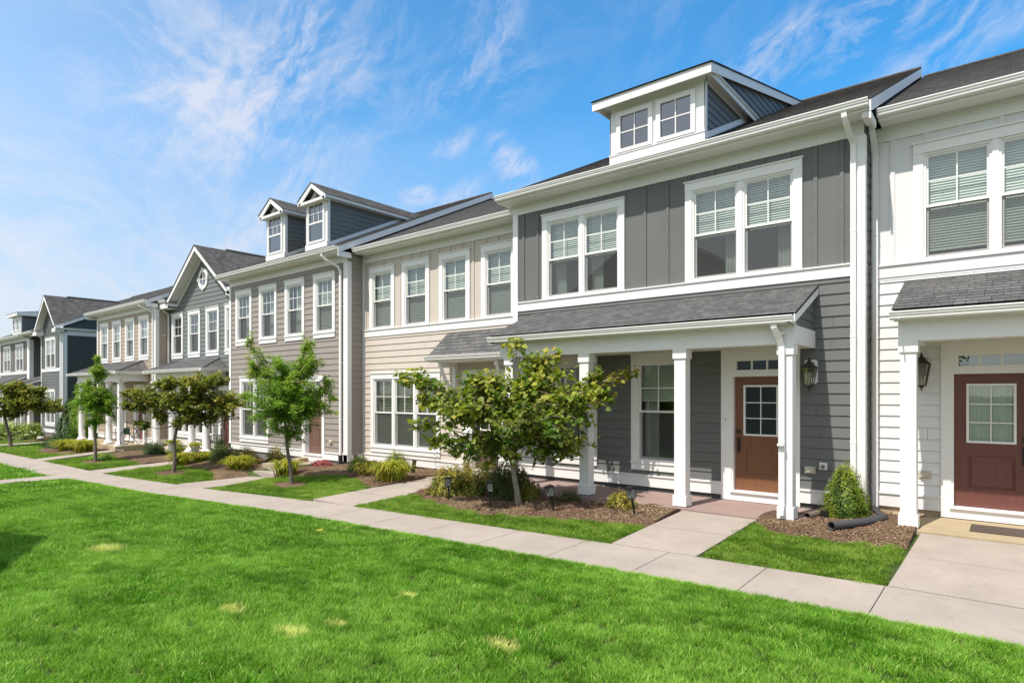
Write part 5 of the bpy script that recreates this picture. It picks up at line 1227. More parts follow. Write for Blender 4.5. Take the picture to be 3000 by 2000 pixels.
def tree(label, x, y, z0, trunk, tr, blobs, leaf, size, nleaf, mat_, seed, shape='small', bark='bark', twigr=.006, up=.5, droop=.3, top_tint=0.0, gap=.0, limb_r=.35):
    T = root('tree', (x, y, z0), label, 'tree'); rg = np.random.default_rng(seed)
    tp = [loc2w((x, y), a, b, z) for a, b, z in trunk]
    m = MB(); n = len(tp); m.tube([tuple(p) for p in tp], [tr * (1.25 if i == 0 else 1 - .45 * i / (n - 1)) for i in range(n)], 10)
    m.build('trunk', bark, T, smooth=True)
    fork = tp[-1]; br = MB(); P = []; A = []; tints = []
    tot_w = sum(b[6] for b in blobs)
    zmin, zmax = min(b[2] - b[5] for b in blobs), max(b[2] + b[5] for b in blobs)
    for (a, b, z, ra, rb, rz, w) in blobs:
        c = loc2w((x, y), a, b, z); f = tp[-1 if (z > trunk[-1][2] + .1) else -2] if len(tp) > 1 else fork
        mid = f * .5 + c * .5 + np.array((0, 0, -.06 * np.linalg.norm(c - f))) + rg.normal(size=3) * .05
        path = [f, f * .75 + mid * .25, mid, mid * .35 + c * .65, c]
        r0 = tr * limb_r; br.tube([tuple(p) for p in path], [r0, r0 * .8, r0 * .6, r0 * .4, r0 * .22], 6)
        nt = max(3, int(w * 1.0)); per = max(3, int(nleaf * w / tot_w / nt))
        for k in range(nt):
            u = rg.normal(size=3); u /= np.linalg.norm(u); rad = rg.random() ** .42
            e = c + IR * (u[0] * ra * rad) + IF * (u[1] * rb * rad) + np.array((0, 0, u[2] * rz * rad))
            s = path[rg.integers(2, 5)] * (1 - .25) + c * .25; s = s + rg.normal(size=3) * .03
            md = (s + e) / 2 + rg.normal(size=3) * .05 * np.linalg.norm(e - s) + np.array((0, 0, .04))
            br.tube([tuple(s), tuple(md), tuple(e)], [twigr * 1.4, twigr, twigr * .5], 4, cap=False)
            tt = rg.random(per) ** .7
            pts = (1 - tt)[:, None] ** 2 * s + (2 * tt * (1 - tt))[:, None] * md + (tt ** 2)[:, None] * e
            P.append(pts + rg.normal(size=(per, 3)) * size * .75); A.append(np.tile((e - s) / (np.linalg.norm(e - s) + 1e-6), (per, 1)))
            tints.append(np.full(per, rg.normal() * .12))
    br.build('branches', bark, T)
    P = np.concatenate(P); A = np.concatenate(A); tn = np.concatenate(tints)
    h = (P[:, 2] - zmin) / (zmax - zmin); q = ((P - np.array((x, y, 0))) @ IR)
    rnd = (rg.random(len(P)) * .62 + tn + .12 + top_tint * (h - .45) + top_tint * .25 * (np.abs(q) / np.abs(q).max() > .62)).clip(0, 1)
    leaves('crown', P, size, mat_, T, shape, up, droop, seed + 1, rnd=rnd, axis=A * .6)
    return T
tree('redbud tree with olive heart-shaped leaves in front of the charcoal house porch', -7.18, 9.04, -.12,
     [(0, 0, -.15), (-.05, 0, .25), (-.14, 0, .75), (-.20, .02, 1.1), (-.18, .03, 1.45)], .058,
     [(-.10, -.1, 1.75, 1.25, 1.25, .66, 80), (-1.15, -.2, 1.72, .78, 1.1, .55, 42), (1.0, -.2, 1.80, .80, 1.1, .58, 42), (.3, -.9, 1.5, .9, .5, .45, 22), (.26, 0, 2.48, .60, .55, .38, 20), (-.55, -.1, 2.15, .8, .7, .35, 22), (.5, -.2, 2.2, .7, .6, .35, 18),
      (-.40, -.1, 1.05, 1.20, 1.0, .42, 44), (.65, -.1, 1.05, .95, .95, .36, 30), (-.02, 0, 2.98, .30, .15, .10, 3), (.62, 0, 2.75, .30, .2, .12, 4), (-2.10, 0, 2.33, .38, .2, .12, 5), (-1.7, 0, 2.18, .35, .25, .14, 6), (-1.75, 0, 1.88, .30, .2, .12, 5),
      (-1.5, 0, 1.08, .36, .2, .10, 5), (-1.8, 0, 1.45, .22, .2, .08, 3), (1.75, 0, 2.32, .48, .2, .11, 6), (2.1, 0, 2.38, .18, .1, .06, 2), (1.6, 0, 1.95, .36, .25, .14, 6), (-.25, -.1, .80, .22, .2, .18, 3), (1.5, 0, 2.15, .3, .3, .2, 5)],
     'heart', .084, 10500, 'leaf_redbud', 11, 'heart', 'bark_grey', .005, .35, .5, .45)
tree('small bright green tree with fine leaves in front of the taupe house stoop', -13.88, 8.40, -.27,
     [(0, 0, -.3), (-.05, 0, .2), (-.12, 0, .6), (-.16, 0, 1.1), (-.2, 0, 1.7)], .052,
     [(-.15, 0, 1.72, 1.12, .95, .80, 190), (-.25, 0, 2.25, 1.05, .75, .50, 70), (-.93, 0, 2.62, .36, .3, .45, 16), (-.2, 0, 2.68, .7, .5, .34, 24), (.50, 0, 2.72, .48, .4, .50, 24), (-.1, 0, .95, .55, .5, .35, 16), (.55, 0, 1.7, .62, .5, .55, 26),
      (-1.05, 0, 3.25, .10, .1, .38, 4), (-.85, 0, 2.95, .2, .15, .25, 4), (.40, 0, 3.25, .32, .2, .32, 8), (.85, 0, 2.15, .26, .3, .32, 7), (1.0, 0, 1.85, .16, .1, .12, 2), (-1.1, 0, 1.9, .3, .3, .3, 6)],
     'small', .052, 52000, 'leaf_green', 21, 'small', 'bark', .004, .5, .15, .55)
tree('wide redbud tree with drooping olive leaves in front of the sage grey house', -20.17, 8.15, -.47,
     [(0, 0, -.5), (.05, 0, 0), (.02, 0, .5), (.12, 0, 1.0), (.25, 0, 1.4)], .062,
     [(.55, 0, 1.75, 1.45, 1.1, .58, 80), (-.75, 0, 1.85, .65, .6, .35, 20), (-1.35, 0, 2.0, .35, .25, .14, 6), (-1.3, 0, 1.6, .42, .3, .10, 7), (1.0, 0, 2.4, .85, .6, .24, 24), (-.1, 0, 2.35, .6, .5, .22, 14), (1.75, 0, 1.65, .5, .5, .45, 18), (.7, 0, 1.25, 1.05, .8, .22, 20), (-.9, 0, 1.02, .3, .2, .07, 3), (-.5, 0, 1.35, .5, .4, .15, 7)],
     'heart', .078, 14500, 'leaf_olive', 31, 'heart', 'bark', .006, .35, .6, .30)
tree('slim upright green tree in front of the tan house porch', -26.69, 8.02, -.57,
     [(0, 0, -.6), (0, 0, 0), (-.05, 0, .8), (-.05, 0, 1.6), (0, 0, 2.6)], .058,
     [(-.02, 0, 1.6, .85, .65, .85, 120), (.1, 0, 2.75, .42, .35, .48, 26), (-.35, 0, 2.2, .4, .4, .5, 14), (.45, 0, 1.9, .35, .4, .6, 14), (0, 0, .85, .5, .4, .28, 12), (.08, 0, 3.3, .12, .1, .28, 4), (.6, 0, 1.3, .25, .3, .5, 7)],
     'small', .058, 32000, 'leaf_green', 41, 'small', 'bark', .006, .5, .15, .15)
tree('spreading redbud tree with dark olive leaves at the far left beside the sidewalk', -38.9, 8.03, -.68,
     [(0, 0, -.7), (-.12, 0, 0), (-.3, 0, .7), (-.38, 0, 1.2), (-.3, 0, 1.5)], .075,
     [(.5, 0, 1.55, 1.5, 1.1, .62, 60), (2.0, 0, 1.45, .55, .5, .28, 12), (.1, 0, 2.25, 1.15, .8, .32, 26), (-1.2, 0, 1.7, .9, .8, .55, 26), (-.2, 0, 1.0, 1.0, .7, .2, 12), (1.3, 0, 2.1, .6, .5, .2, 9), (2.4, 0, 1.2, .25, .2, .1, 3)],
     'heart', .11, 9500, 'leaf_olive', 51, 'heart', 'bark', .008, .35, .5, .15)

for (tx, ty, sd, lb) in REAR_TREES:
    tree(lb, tx, ty, -.1, [(0, 0, -.2), (.05, 0, 1.5), (0, 0, 3.0)], .16, [(0, 0, 5.2, 2.3, 2.2, 1.8, 60), (1.2, .5, 4.2, 1.5, 1.4, 1.1, 26), (-1.3, -.4, 4.4, 1.5, 1.4, 1.1, 26), (.2, 0, 7.0, 1.3, 1.2, .9, 20)], 'leaf', .18, 7000, 'leaf_green', sd, 'small', 'bark', .012, .5, .15, .1)

def bush(name, label, cat, x, y, rx, ry, h, n, size, mat_, seed, shape='round', cone=0.0, base=.05, flowers=None, group=None, up=.5, tint=.35, egg=False):
    if name != 'boxwood': n = int(n * 1.7); size *= 1.15; rx *= 1.12; ry *= 1.12; h *= 1.12
    z0 = zt(x, y); T = root(name, (x, y, z0), label, cat, group); rg = np.random.default_rng(seed)
    u = rg.normal(size=(n, 3)); u /= np.linalg.norm(u, axis=1)[:, None]; u[:, 2] = np.abs(u[:, 2]) * 1.0 - .12
    rad = rg.random(n) ** .28
    ph = np.arctan2(u[:, 1], u[:, 0]); lump = 1 + .13 * np.sin(ph * 5 + seed) * np.cos(u[:, 2] * 6 + seed * 2) + .10 * np.sin(ph * 11 + u[:, 2] * 9)
    zz = u[:, 2] * rad * lump; taper = 1 - cone * np.clip(zz, 0, 1)
    if egg: taper = taper * (.86 + .28 * np.sin(np.clip(zz, 0, 1) * 3.14) * np.clip(1.3 - zz, .3, 1))
    P = np.stack([x + u[:, 0] * rx * rad * lump * taper, y + u[:, 1] * ry * rad * lump * taper, z0 + base + np.clip(zz, 0, 2) * h], 1)
    spk = rg.random(n) < .05; P[spk, 2] += rg.random(spk.sum()) * h * .14
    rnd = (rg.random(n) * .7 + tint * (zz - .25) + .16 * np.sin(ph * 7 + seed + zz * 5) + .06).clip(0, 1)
    leaves('foliage', P, size, mat_, T, shape, up, .0, seed, out=u, rnd=rnd)
    st = MB()
    for k in range(9):
        a = k * .7; st.tube([(x + .02 * math.cos(a), y + .02 * math.sin(a), z0 - .02), (x + rx * .35 * math.cos(a), y + ry * .35 * math.sin(a), z0 + h * .45), (x + rx * .55 * math.cos(a + .3), y + ry * .55 * math.sin(a + .3), z0 + h * .75)], [.008, .006, .003], 4)
    st.build('stems', 'bark', T)
    if flowers:
        fm, nf, fs = flowers[:3]; FP = []
        for k in range(nf):
            j = rg.integers(0, n); c = np.array((x, y, z0)) + (P[j] - np.array((x, y, z0))) * 1.06
            FP.append(c + rg.normal(size=(12, 3)) * fs * .3)
        leaves('flowers', np.concatenate(FP), fs * .55, fm, T, 'petal', .8, 0, seed + 3)
    return T
def arching(name, label, x, y, r, h, n, seed, group=None, mat_='leaf_day', w=.019):
    n = int(n * 1.35); r *= 1.12
    z0 = zt(x, y); T = root(name, (x, y, z0), label, 'plant', group); rg = np.random.default_rng(seed); V = []; F = []; A = []; k = 7
    for i in range(n):
        a = rg.random() * 6.283; L = (.55 + .6 * rg.random()); o = rg.normal(size=2) * r * .22; side = np.array((-math.sin(a), math.cos(a), 0)); dr = np.array((math.cos(a), math.sin(a), 0)); v0 = len(V)
        hh = h * (.6 + .5 * rg.random()); t_ = rg.random()
        for j in range(k):
            s = j / (k - 1); p = np.array((x + o[0], y + o[1], z0)) + dr * r * L * s ** 1.3 + np.array((0, 0, hh * (2.1 * s - 1.7 * s * s) * 1.35)); ww = w * (1 - s ** 2 * .93)
            V += [p - side * ww, p + side * ww]; A += [t_, t_]
            if j: b = v0 + 2 * j; F.append((b - 2, b - 1, b + 1, b))
    np_mesh('leaves', np.array(V), np.array(F), mat_, T, {'rnd': np.array(A)}); return T
# bed between charcoal and white houses
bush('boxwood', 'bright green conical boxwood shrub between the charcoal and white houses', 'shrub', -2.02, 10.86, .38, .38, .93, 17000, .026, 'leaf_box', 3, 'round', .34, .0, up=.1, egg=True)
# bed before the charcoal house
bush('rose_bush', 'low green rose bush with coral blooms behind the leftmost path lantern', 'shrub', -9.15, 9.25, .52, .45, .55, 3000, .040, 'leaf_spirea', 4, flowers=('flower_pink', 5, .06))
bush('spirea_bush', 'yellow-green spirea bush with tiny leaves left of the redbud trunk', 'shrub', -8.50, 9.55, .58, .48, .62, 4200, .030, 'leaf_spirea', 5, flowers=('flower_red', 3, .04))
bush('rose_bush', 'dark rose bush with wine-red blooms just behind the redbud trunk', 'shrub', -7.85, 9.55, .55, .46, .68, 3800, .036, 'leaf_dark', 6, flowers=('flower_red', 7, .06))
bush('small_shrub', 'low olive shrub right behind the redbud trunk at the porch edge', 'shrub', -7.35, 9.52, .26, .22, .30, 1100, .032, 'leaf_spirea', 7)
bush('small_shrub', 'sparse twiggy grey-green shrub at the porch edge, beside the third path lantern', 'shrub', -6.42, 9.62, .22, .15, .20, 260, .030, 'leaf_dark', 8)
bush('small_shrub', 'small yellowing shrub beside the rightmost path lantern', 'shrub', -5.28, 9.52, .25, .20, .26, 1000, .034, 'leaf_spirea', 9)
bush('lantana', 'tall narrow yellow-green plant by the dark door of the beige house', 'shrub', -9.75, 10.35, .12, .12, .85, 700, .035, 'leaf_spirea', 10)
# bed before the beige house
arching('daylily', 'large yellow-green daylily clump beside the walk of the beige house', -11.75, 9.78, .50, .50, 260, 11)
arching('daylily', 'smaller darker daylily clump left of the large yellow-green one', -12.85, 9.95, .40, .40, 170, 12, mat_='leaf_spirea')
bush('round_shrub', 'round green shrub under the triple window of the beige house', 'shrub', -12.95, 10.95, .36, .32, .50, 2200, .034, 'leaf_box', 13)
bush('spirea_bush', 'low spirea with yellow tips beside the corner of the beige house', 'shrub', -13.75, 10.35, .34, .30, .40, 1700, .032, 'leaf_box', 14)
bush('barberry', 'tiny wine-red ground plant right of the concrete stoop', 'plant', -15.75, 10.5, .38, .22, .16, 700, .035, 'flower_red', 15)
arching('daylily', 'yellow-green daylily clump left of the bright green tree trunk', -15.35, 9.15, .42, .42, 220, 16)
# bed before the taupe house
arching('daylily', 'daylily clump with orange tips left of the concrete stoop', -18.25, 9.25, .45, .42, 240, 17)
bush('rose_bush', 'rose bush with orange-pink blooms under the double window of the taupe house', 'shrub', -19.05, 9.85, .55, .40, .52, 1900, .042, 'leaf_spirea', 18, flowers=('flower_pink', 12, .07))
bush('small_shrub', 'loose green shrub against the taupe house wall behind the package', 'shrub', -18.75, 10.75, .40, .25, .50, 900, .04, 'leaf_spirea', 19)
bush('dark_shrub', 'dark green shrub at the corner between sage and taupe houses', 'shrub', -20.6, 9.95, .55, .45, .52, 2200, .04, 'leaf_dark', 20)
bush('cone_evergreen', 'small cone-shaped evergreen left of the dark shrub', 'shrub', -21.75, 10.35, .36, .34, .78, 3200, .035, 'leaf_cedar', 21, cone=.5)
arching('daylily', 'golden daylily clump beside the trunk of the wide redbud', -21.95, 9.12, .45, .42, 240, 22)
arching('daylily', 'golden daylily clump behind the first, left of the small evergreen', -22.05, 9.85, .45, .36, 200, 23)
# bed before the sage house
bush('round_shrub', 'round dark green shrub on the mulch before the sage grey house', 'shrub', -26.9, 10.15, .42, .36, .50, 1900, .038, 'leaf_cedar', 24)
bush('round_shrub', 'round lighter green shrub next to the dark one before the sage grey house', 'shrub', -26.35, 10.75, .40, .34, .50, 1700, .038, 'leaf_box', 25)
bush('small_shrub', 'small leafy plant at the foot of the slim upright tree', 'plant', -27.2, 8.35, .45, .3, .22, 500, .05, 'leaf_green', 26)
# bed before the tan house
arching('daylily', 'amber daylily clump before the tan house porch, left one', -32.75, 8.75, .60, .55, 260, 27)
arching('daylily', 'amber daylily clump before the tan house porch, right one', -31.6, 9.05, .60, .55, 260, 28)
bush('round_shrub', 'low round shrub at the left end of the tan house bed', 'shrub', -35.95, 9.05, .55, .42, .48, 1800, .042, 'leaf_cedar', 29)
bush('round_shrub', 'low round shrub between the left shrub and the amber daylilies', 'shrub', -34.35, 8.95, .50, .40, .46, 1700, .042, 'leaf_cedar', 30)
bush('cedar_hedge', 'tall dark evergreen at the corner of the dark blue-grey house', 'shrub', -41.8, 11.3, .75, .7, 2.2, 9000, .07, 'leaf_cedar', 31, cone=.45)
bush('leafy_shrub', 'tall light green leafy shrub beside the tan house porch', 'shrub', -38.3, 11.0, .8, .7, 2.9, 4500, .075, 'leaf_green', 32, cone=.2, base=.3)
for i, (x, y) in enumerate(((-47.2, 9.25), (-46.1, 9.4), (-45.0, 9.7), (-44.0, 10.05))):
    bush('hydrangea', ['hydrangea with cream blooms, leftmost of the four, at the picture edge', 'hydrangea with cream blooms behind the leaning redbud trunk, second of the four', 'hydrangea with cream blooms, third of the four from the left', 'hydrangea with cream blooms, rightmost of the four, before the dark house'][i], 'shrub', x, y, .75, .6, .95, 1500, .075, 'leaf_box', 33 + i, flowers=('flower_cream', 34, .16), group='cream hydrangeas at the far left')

# ------------------------------------------------------------------ small objects
# path lanterns
PL = rootl('path_lantern', (0, 0, 0), '', 'garden light', 'black solar path lanterns in the mulch')
b = MB(); b.tube([(0, 0, -.05), (0, 0, .30)], .018, 8); b.lathe([(.018, .27), (.03, .29), (.03, .305)], 0, 0, 8); b.build('stake', 'black', PL, smooth=True)
b = MB(); w_ = .052
b.box(-w_, w_, -w_, w_, .305, .318)
for sx in (-1, 1):
    for sy in (-1, 1): b.tube([(sx * w_ * .9, sy * w_ * .9, .318), (sx * w_ * 1.1, sy * w_ * 1.1, .455)], .005, 4)
for s_ in (-1, 1):
    b.tube([(-w_, s_ * w_ * 1.02, .33), (w_, s_ * w_ * 1.08, .445)], .003, 4); b.tube([(w_, s_ * w_ * 1.02, .33), (-w_, s_ * w_ * 1.08, .445)], .003, 4)
    b.tube([(s_ * w_ * 1.02, -w_, .33), (s_ * w_ * 1.08, w_, .445)], .003, 4); b.tube([(s_ * w_ * 1.02, w_, .33), (s_ * w_ * 1.08, -w_, .445)], .003, 4)
b.box(-.072, .072, -.072, .072, .455, .468); b.box(-.055, .055, -.055, .055, .468, .482)
b.build('lantern_head', 'black', PL)
g = MB(); g.box(-.046, .046, -.046, .046, .32, .452); g.build('lantern_glass', 'frost', PL)
spots = [(-8.61, 8.62, .02, -.03, 'black path lantern, leftmost of the four, in front of the coral roses'), (-7.43, 8.52, .02, -.05, 'black path lantern left of the redbud trunk'), (-6.15, 8.73, .05, -.22, 'leaning black path lantern right of the redbud trunk'), (-4.80, 9.12, .06, -.28, 'strongly tilted black path lantern, rightmost, by the entry walk')]
for i, (x, y, rx, ry, lb) in enumerate(spots):
    o = PL if i == 0 else copy_thing(PL, (0, 0, 0), 0, lb)
    o.location = (x, y, zt(x, y) - .02); o.rotation_euler = (rx, ry, .67 + i * .2); o['label'] = lb; o.scale = (1.0, 1.0, 1.02 + .03 * i)
BL_ = rootl('bollard_light', (-14.62, 10.85, zt(-14.62, 10.85)), 'short black post light at the corner of the beige house', 'garden light', 'short black post lights by the beige house')
b = MB(); b.box(-.045, .045, -.03, .03, -.05, .36); b.box(-.052, .052, -.036, .036, .345, .37)
for i in range(7):
    for j in (-1, 1): b.box(j * .022 - .014, j * .022 + .014, -.034, .034, .03 + i * .045, .055 + i * .045)
b.build('post', 'black', BL_)
c = copy_thing(BL_, (-12.15, 10.83, zt(-12.1, 10.8)), .1, 'leaning black post light under the right end of the triple window', 0, .16)
# corrugated drain pipes
def corrugated(name, label, path, r, mat_, step=.022, parent=None):
    P = [Vector(p) for p in path]; L = [0]
    for a, b in zip(P, P[1:]): L.append(L[-1] + (b - a).length)
    n = int(L[-1] / step * 2); pts = []; rad = []
    for i in range(n + 1):
        s = L[-1] * i / n; k = max(j for j in range(len(L)) if L[j] <= s + 1e-9); k = min(k, len(P) - 2); t = (s - L[k]) / (L[k + 1] - L[k]); pts.append(P[k].lerp(P[k + 1], t)); rad.append(r * (1.0 if i % 2 else .90))
    m = MB(); m.tube(pts, rad, 16, cap=False); o = m.build(name, mat_, parent)
    m = MB(); m.tube([pts[0], pts[3]], [r * .8, r * .8], 16, cap=False); d = (pts[0] - pts[3]).normalized()
    e = MB(); e.tube([pts[0] + d * .004, pts[1]], [r * 1.0, r * 1.02], 16, cap=False)
    ring = []
    up = Vector((0, 0, 1)); a_ = d.cross(up).normalized(); b_ = a_.cross(d).normalized()
    for i in range(16):
        t0, t1 = i * math.pi / 8, (i + 1) * math.pi / 8; c0 = pts[0] + d * .005
        f = lambda t, q: c0 + (a_ * math.cos(t) + b_ * math.sin(t)) * q
        e.face((f(t0, r), f(t1, r), f(t1, r * .82), f(t0, r * .82)))
    e.build('pipe_rim', mat_, o)
    q = MB(); q.face([pts[min(6, n)] + (a_ * math.cos(i * math.pi / 8) + b_ * math.sin(i * math.pi / 8)) * r * .88 for i in range(16)]); q.build('pipe_dark_disc', 'black', o)  # black disc set inside the pipe, standing for its dark hollow
    return tag(o, label, 'drain pipe')
zg = .015
def smoothp(pts, it=2):
    P = [Vector(p) for p in pts]
    for _ in range(it):
        Q = [P[0]]
        for a, b in zip(P, P[1:]): Q += [a.lerp(b, .25), a.lerp(b, .75)]
        Q.append(P[-1]); P = Q
    return P
M['pipe'] = painted('grey_black_pipe_plastic', (.055, .052, .054), .1, .5, False); M['pipe_brown'] = painted('brown_pipe_plastic', (.16, .115, .09), .12, .6, False)
corrugated('drain_pipe', 'long dark grey corrugated drain pipe bent round the boxwood', smoothp([(-1.98, 9.66, zg + .10), (-1.72, 10.2, zg + .085), (-1.50, 10.85, zg + .08), (-1.52, 10.98, zg + .08), (-1.62, 11.15, zg + .08), (-1.72, 11.55, zg + .08)], 1), .062, 'pipe')
corrugated('drain_pipe', 'short brown drain pipe end beside the porch corner column', smoothp([(-2.47, 10.36, zg + .07), (-2.42, 10.62, zg + .065), (-2.38, 10.85, zg + .06), (-2.36, 11.12, zg + .06)]), .055, 'pipe_brown', .03)
m = MB(); m.rtube([(-2.28, 10.62, zg + .085), (-2.22, 10.72, zg + .085)], .13, .09); m.tube([(-2.22, 10.72, zg + .08), (-2.08, 10.9, zg + .075)], .05, 10)
tag(m.build('drain_adapter', 'black'), 'black rectangular drain adapter left of the boxwood', 'drain fitting')
m = MB(); m.box(-2.34, -2.30, 10.30, 10.55, zg + .02, zg + .035); m.box(-2.30, -2.25, 10.38, 10.52, zg + .02, zg + .04); tag(m.build('drain_clip', 'black'), 'thin black plastic strip lying on mulch before the drain adapter', 'plastic piece')
m = MB(); m.tube([(-29.9, 9.75, -.45), (-29.2, 9.85, -.45)], .05, 10); tag(m.build('drain_pipe', 'pipe_brown'), 'straight brown drain pipe lying beside the tan house porch', 'drain pipe')
# spiral wire stake
m = MB(); zz = zt(-11.6, 11.2)
m.tube([(-11.62, 11.3, zz), (-11.62, 11.3, zz + .70), (-11.66, 11.28, zz + .76), (-11.72, 11.26, zz + .72)], .006, 5)
m.tube([(-11.72 + .05 * math.cos(t * .9), 11.26 + .05 * math.sin(t * .9), zz + .70 - t * .018) for t in range(36)], .005, 5)
tag(m.build('spiral_stake', 'black'), 'black spiral wire garden ornament hanging beside the triple window', 'garden ornament')
# package on the stoop
m = MB(); m.box(-17.35, -17.0, 10.55, 10.85, -.129, -.01); pk = m.build('parcel', 'cardboard'); tag(pk, 'brown cardboard parcel on the concrete stoop of the taupe house', 'parcel')
m = MB(); m.box(-17.20, -17.15, 10.549, 10.851, -.1295, -.0085); m.build('tape', 'outlet', pk)
# potted plants on wire stands
def pot(x, y, h, label, seed):
    z0 = zt(x, y); T = root('potted_plant', (x, y, z0), label, 'potted plant', 'whitewashed pots on wire stands')
    s = MB()
    for k in range(4): a = k * 1.571 + .4; s.tube([(x + .17 * math.cos(a), y + .17 * math.sin(a), z0 - .02), (x + .11 * math.cos(a), y + .11 * math.sin(a), z0 + h)], .006, 5)
    s.tube([(x + .12 * math.cos(i * .524), y + .12 * math.sin(i * .524), z0 + h) for i in range(13)], .006, 5); s.build('stand', 'black', T)
    p = MB(); p.lathe([(.10, z0 + h), (.15, z0 + h + .25), (.165, z0 + h + .25), (.165, z0 + h + .29), (.14, z0 + h + .29), (.13, z0 + h + .25)], x, y, 20); p.build('pot', 'pot', T, smooth=True)
    rg = np.random.default_rng(seed); n = 260; P = np.stack([x + rg.normal(size=n) * .11, y + rg.normal(size=n) * .11, z0 + h + .27 + rg.random(n) * .13], 1); leaves('foliage', P, .06, 'leaf_day', T, 'round', seed=seed)
pot(-22.72, 9.15, .42, 'white pot with yellow-green plant on tall wire stand, the higher one', 61); pot(-22.35, 9.75, .26, 'white pot with yellow-green plant on low wire stand, nearer the redbud trunk', 62)
# metal arm chair on the sage porch
T = root('garden_chair', (-23.9, 11.3, -.33), 'black metal garden chair on the sage grey porch beside the corner', 'chair')
m = MB(); cx, cy, z0 = -23.75, 11.25, -.33
m.box(cx - .25, cx + .25, cy - .24, cy + .24, z0 + .42, z0 + .45); m.build('seat', 'black', T)
for sx in (-1, 1):
    for sy in (-1, 1): l = MB(); l.tube([(cx + sx * .24, cy + sy * .22, z0), (cx + sx * .24, cy + sy * .2, z0 + (.68 if sy < 0 else .95))], .013, 6); l.build('leg', 'black', T)
    a = MB(); a.tube([(cx + sx * .25, cy + .2, z0 + .70), (cx + sx * .26, cy - .05, z0 + .72), (cx + sx * .25, cy - .24, z0 + .66)], .014, 6); a.build('armrest', 'black', T)
m = MB()
for i in range(7): xx = cx - .21 + .07 * i; m.tube([(xx, cy + .2, z0 + .45), (xx, cy + .22, z0 + .93)], .006, 5)
m.tube([(cx - .24, cy + .2, z0 + .93), (cx, cy + .22, z0 + 1.0), (cx + .24, cy + .2, z0 + .93)], .013, 6); m.build('backrest', 'black', T)
# bicycle on the tan porch
T = root('bicycle', (-31.0, 10.75, -.33), 'dark green bicycle leaning by the tan house door', 'bicycle')
bx, by, bz = -31.0, 10.75, -.33; U_ = Vector((.6, -.8, 0)).normalized()
pt = lambda s, z: (bx + U_.x * s, by + U_.y * s, bz + z)
for s in (-.5, .5):
    w = MB(); N = 24; w.tube([pt(s + .32 * math.cos(2 * math.pi * i / N), .34 + .32 * math.sin(2 * math.pi * i / N)) for i in range(N + 1)], .016, 6, cap=False)
    wo_ = w.build('wheel', 'black', T); sp_ = MB()
    for i in range(8): a = math.pi * i / 8; sp_.tube([pt(s + .32 * math.cos(a), .34 + .32 * math.sin(a)), pt(s - .32 * math.cos(a), .34 - .32 * math.sin(a))], .002, 3)
    sp_.build('spokes', 'found', wo_)
f = MB()
for a, b in ((pt(-.5, .34), pt(-.05, .30)), (pt(-.5, .34), pt(-.17, .78)), (pt(-.17, .85), pt(-.05, .30)), (pt(-.17, .78), pt(.33, .82)), (pt(-.05, .30), pt(.35, .72)), (pt(.33, .9), pt(.5, .34))): f.tube([a, b], .017, 6)
f.build('frame', 'green_paint', T)
f = MB(); f.tube([pt(-.30, .90), pt(-.17, .91), pt(-.04, .88)], [.07, .05, .02], 8); f.build('saddle', 'black', T)
f = MB(); f.tube([pt(.33, .88), pt(.32, 1.0), pt(.40, 1.04)], .012, 6); f.tube([(pt(.4, 1.04)[0] - .2, pt(.4, 1.04)[1] - .15, bz + 1.0), pt(.4, 1.04), (pt(.4, 1.04)[0] + .2, pt(.4, 1.04)[1] + .15, bz + 1.0)], .012, 6); f.build('handlebar', 'black', T)
f = MB(); f.box(bx + .12, bx + .38, by - .42, by - .22, bz + .50, bz + .78); f.build('pannier', 'green_paint', T)
# fallen leaf
p = np.array([(-8.24, 5.46, zt(-8.24, 5.46) + .05)]); o = leaves('fallen_leaf', p, .13, 'leaf_day', None, 'heart', 3, 0, 77, rnd=np.array([.9])); tag(o, 'single yellow fallen leaf on the front lawn', 'leaf')
bpy_stone = MB(); bpy_stone.lathe([(.02, -.62), (.16, -.62), (.19, -.55), (.13, -.47), (.03, -.44)], -43.0, 10.2, 9); tag(bpy_stone.build('garden_stone', 'stone', smooth=True), 'pale round stone at the foot of the dark house wall', 'stone')

# ------------------------------------------------------------------ mulch chips (uncountable)
rg = np.random.default_rng(9); CP = []
for bi, (x0, x1, prof, back) in enumerate(BEDS[:5]):
    dens = (5200, 4200, 2000, 1000, 700)[bi]; n = int((x1 - x0) * 2.6 * dens); xs = rg.uniform(x0, x1, n); ys = rg.uniform(8.0, 11.7, n)
    for x, y in zip(xs, ys):
        f = itp(x, prof)
        if f - .05 < y < back(x) and not (y > 9.8 and -8.72 < x < -2.5) and not (x > -1.5 and y > 10.36):
            e = min(1, max(0, y - f) / .25); CP.append((x, y, zt(x, y) - .03 + e * (.047 + mound(x, y))))
for (a, b, c, d) in RINGS[:3]:
    for _ in range(900):
        t, r_ = rg.random() * 6.283, rg.random() ** .5; x, y = a + c * r_ * math.cos(t), b + d * r_ * math.sin(t); CP.append((x, y, zt(x, y) - .005 - .03 * r_))
CP = np.array(CP); n = len(CP)
th = rg.random(n) * 6.283; ln = rg.uniform(.005, .021, n); wd = rg.uniform(.0018, .0055, n); tl = rg.normal(size=n) * .35; rl = rg.normal(size=n) * .5
ax = np.stack([np.cos(th) * np.cos(tl), np.sin(th) * np.cos(tl), np.sin(tl)], 1); sd = np.stack([-np.sin(th) * np.cos(rl), np.cos(th) * np.cos(rl), np.sin(rl)], 1)
CP[:, 2] += rg.random(n) * .016
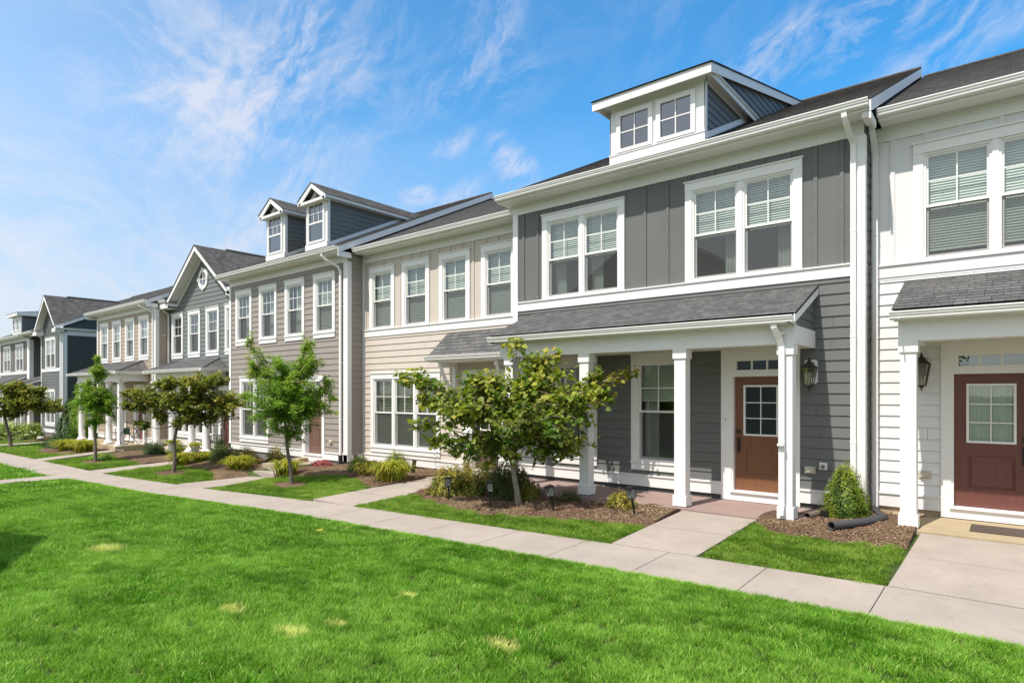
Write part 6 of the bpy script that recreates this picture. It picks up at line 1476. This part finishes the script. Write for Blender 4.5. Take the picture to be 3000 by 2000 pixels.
V = np.stack([CP - ax * ln[:, None] - sd * wd[:, None], CP + ax * ln[:, None] - sd * wd[:, None] * .7, CP + ax * ln[:, None] + sd * wd[:, None], CP - ax * ln[:, None] + sd * wd[:, None] * .8], 1)
tag(np_mesh('mulch_chips', V.reshape(-1, 3), np.arange(n * 4).reshape(-1, 4), 'chip', None, {'rnd': np.repeat(rg.random(n), 4)}), kind='stuff')

# ------------------------------------------------------------------ grass (uncountable): clumps of blades instanced by geometry nodes
def clump_mesh(nb, rad, h, w, seed, seg=3, lean=.5):
    r = np.random.default_rng(seed); V = []; F = []; A = []; H = []; cd = r.random() * 6.283; cm = r.uniform(.34, .56)
    for i in range(nb):
        a = r.random() * 6.283; rr = rad * r.random() ** .6; p0 = np.array((rr * math.cos(a), rr * math.sin(a), -.01))
        d = cd + r.normal() * 1.4; dr = np.array((math.cos(d), math.sin(d), 0)); sa = d + r.normal() * .9; sd = np.array((-math.sin(sa), math.cos(sa), 0)); hh = h * (.35 + .8 * r.random() * (1.0 - .35 * rr / rad)); le = lean * (.3 + 1.2 * r.random()) * hh; v0 = len(V); t = min(1, max(0, cm + r.normal() * .30)); ww = w * (.6 + .7 * r.random())
        for j in range(seg + 1):
            s = j / seg; p = p0 + dr * le * s ** 1.8 + np.array((0, 0, hh * (s - .18 * s * s)))
            if j < seg: V += [p - sd * ww * (1 - .55 * s), p + sd * ww * (1 - .55 * s)]; A += [t, t]; H += [s, s]
            else: V.append(p); A.append(t); H.append(s)
        for j in range(seg - 1): b = v0 + 2 * j; F += [(b, b + 1, b + 3), (b, b + 3, b + 2)]
        b = v0 + 2 * (seg - 1); F.append((b, b + 1, b + 2))
    return np.array(V), np.array(F), np.array(A), np.array(H)
def grass_object(name, pts, rot, scl, variants, mat_):
    Vs, Fs, As, Hs, Ss = [], [], [], [], []; off = 0
    for k, (v, f, a, h) in enumerate(variants):
        Vs.append(v); Fs.append(f + off); As.append(a); Hs.append(h); Ss.append(np.full(len(v), k + 1.0)); off += len(v)
    Vs.append(pts); As.append(rot); Hs.append(scl); Ss.append(np.zeros(len(pts)))
    o = np_mesh(name, np.concatenate(Vs), np.concatenate(Fs), mat_, None, {'rnd': np.concatenate(As), 'hgt': np.concatenate(Hs), 'src': np.concatenate(Ss)})
    ng = bpy.data.node_groups.new(name, 'GeometryNodeTree')
    ng.interface.new_socket('Geometry', in_out='INPUT', socket_type='NodeSocketGeometry'); ng.interface.new_socket('Geometry', in_out='OUTPUT', socket_type='NodeSocketGeometry')
    N = ng.nodes; L = ng.links; gi = N.new('NodeGroupInput'); go = N.new('NodeGroupOutput')
    def named(nm):
        n = N.new('GeometryNodeInputNamedAttribute'); n.data_type = 'FLOAT'; n.inputs['Name'].default_value = nm; return n.outputs['Attribute']
    def cmp(k):
        c = N.new('FunctionNodeCompare'); c.data_type = 'FLOAT'; c.operation = 'EQUAL'; c.inputs['Epsilon'].default_value = .25; L.new(named('src'), c.inputs[0]); c.inputs[1].default_value = k; return c.outputs[0]
    def sep(k):
        s = N.new('GeometryNodeSeparateGeometry'); s.domain = 'POINT'; L.new(gi.outputs[0], s.inputs[0]); L.new(cmp(k), s.inputs[1]); return s.outputs[0]
    j = N.new('GeometryNodeJoinGeometry')
    for k in range(len(variants)):
        g = N.new('GeometryNodeGeometryToInstance'); L.new(sep(k + 1.0), g.inputs[0]); L.new(g.outputs[0], j.inputs[0])
    ip = N.new('GeometryNodeInstanceOnPoints'); L.new(sep(0.0), ip.inputs['Points']); L.new(j.outputs[0], ip.inputs['Instance']); ip.inputs['Pick Instance'].default_value = True
    ri = N.new('FunctionNodeRandomValue'); ri.data_type = 'INT'
    for s_ in ri.inputs:
        if s_.type == 'INT' and s_.name == 'Max': s_.default_value = len(variants) - 1
        if s_.type == 'INT' and s_.name == 'Min': s_.default_value = 0
    L.new([s_ for s_ in ri.outputs if s_.type == 'INT'][0], ip.inputs['Instance Index'])
    cx = N.new('ShaderNodeCombineXYZ'); L.new(named('rnd'), cx.inputs[2]); L.new(cx.outputs[0], ip.inputs['Rotation'])
    sc = N.new('ShaderNodeCombineXYZ')
    for i in range(3): L.new(named('hgt'), sc.inputs[i])
    L.new(sc.outputs[0], ip.inputs['Scale']); L.new(ip.outputs[0], go.inputs[0])
    md = o.modifiers.new('grass', 'NODES'); md.node_group = ng
    return tag(o, kind='stuff')
STRIPS = [(BEDS[0], -3.06, -1.06), (BEDS[1], -9.96, -4.36), (BEDS[2], -16.08, -11.36), (BEDS[3], -22.72, -17.46), (BEDS[4], -29.05, -23.9)]
def strip_ok(x, y, e):
    if y < yfar(x) + e: return False
    for (bd, a, b) in STRIPS:
        if a + e < x < b - e and y < itp(x, bd[2]) + .02: return not in_ring(x, y, .9)
    if -40.2 < x < -30.2 and y < (itp(x, BEDS[5][2]) if x > -36.6 else 11.5) + .02: return not in_ring(x, y, .9)
    if x < -41.6 and y < (itp(x, BEDS[6][2]) if x > -50 else 10): return True
    return False
def lawn_ok(x, y, e): return y < ynear(x) - e and not (-23.40 < x < -22.30)
def scatter(ok, x0, x1, y0, y1, sp, seed, vis=True, dmin=0, dmax=1e9):
    r = np.random.default_rng(seed); P = []
    nx, ny = int((x1 - x0) / sp), int((y1 - y0) / sp)
    for i in range(nx):
        for j in range(ny):
            x = x0 + (i + r.random()) * sp; y = y0 + (j + r.random()) * sp
            d = -.6307 * x + .776 * y; s = .776 * x + .6307 * y
            if d < 3.0 or abs(s) > d * .93 + 1.2 or not (dmin <= d < dmax): continue
            if ok(x, y): P.append((x, y, zt(x, y) - .03))
    return np.array(P).reshape(-1, 3)
near = [clump_mesh(340, .118, .080, .0025, 100 + k, 3, .55) for k in range(9)]
mid = [clump_mesh(190, .17, .080, .0042, 120 + k, 2, .6) for k in range(7)]
far_ = [clump_mesh(110, .30, .09, .010, 140 + k, 2, .7) for k in range(6)]
edge = [clump_mesh(70, .05, .085, .0024, 160 + k, 3, .8) for k in range(3)]
def go(name, P, var, mat_, seed, s0=.75, s1=1.25):
    r = np.random.default_rng(seed); grass_object(name, P, r.random(len(P)) * 6.283, r.uniform(s0, s1, len(P)), var, mat_)
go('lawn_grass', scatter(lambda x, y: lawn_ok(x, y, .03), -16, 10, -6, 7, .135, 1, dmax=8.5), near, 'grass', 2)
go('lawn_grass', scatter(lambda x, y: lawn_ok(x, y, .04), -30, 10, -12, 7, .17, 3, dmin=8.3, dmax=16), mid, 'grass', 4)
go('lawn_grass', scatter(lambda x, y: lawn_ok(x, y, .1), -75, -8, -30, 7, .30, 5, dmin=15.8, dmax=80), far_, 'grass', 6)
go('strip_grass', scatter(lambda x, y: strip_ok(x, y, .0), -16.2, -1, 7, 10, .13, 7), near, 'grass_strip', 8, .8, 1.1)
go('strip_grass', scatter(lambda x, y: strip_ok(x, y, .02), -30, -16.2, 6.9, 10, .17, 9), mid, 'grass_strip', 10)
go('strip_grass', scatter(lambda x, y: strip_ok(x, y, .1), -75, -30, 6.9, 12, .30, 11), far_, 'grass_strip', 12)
# ragged fringe over the walk edge
r = np.random.default_rng(13); P = []
for _ in range(2600):
    x = r.uniform(-22, 6); P.append((x, ynear(x) - .01 + r.normal() * .018, zt(x, 7) - .035))
go('lawn_edge_grass', np.array(P), edge, 'grass', 14, .8, 1.25)
for o in list(bpy.data.objects):
    if '_root' in o: del o['_root']
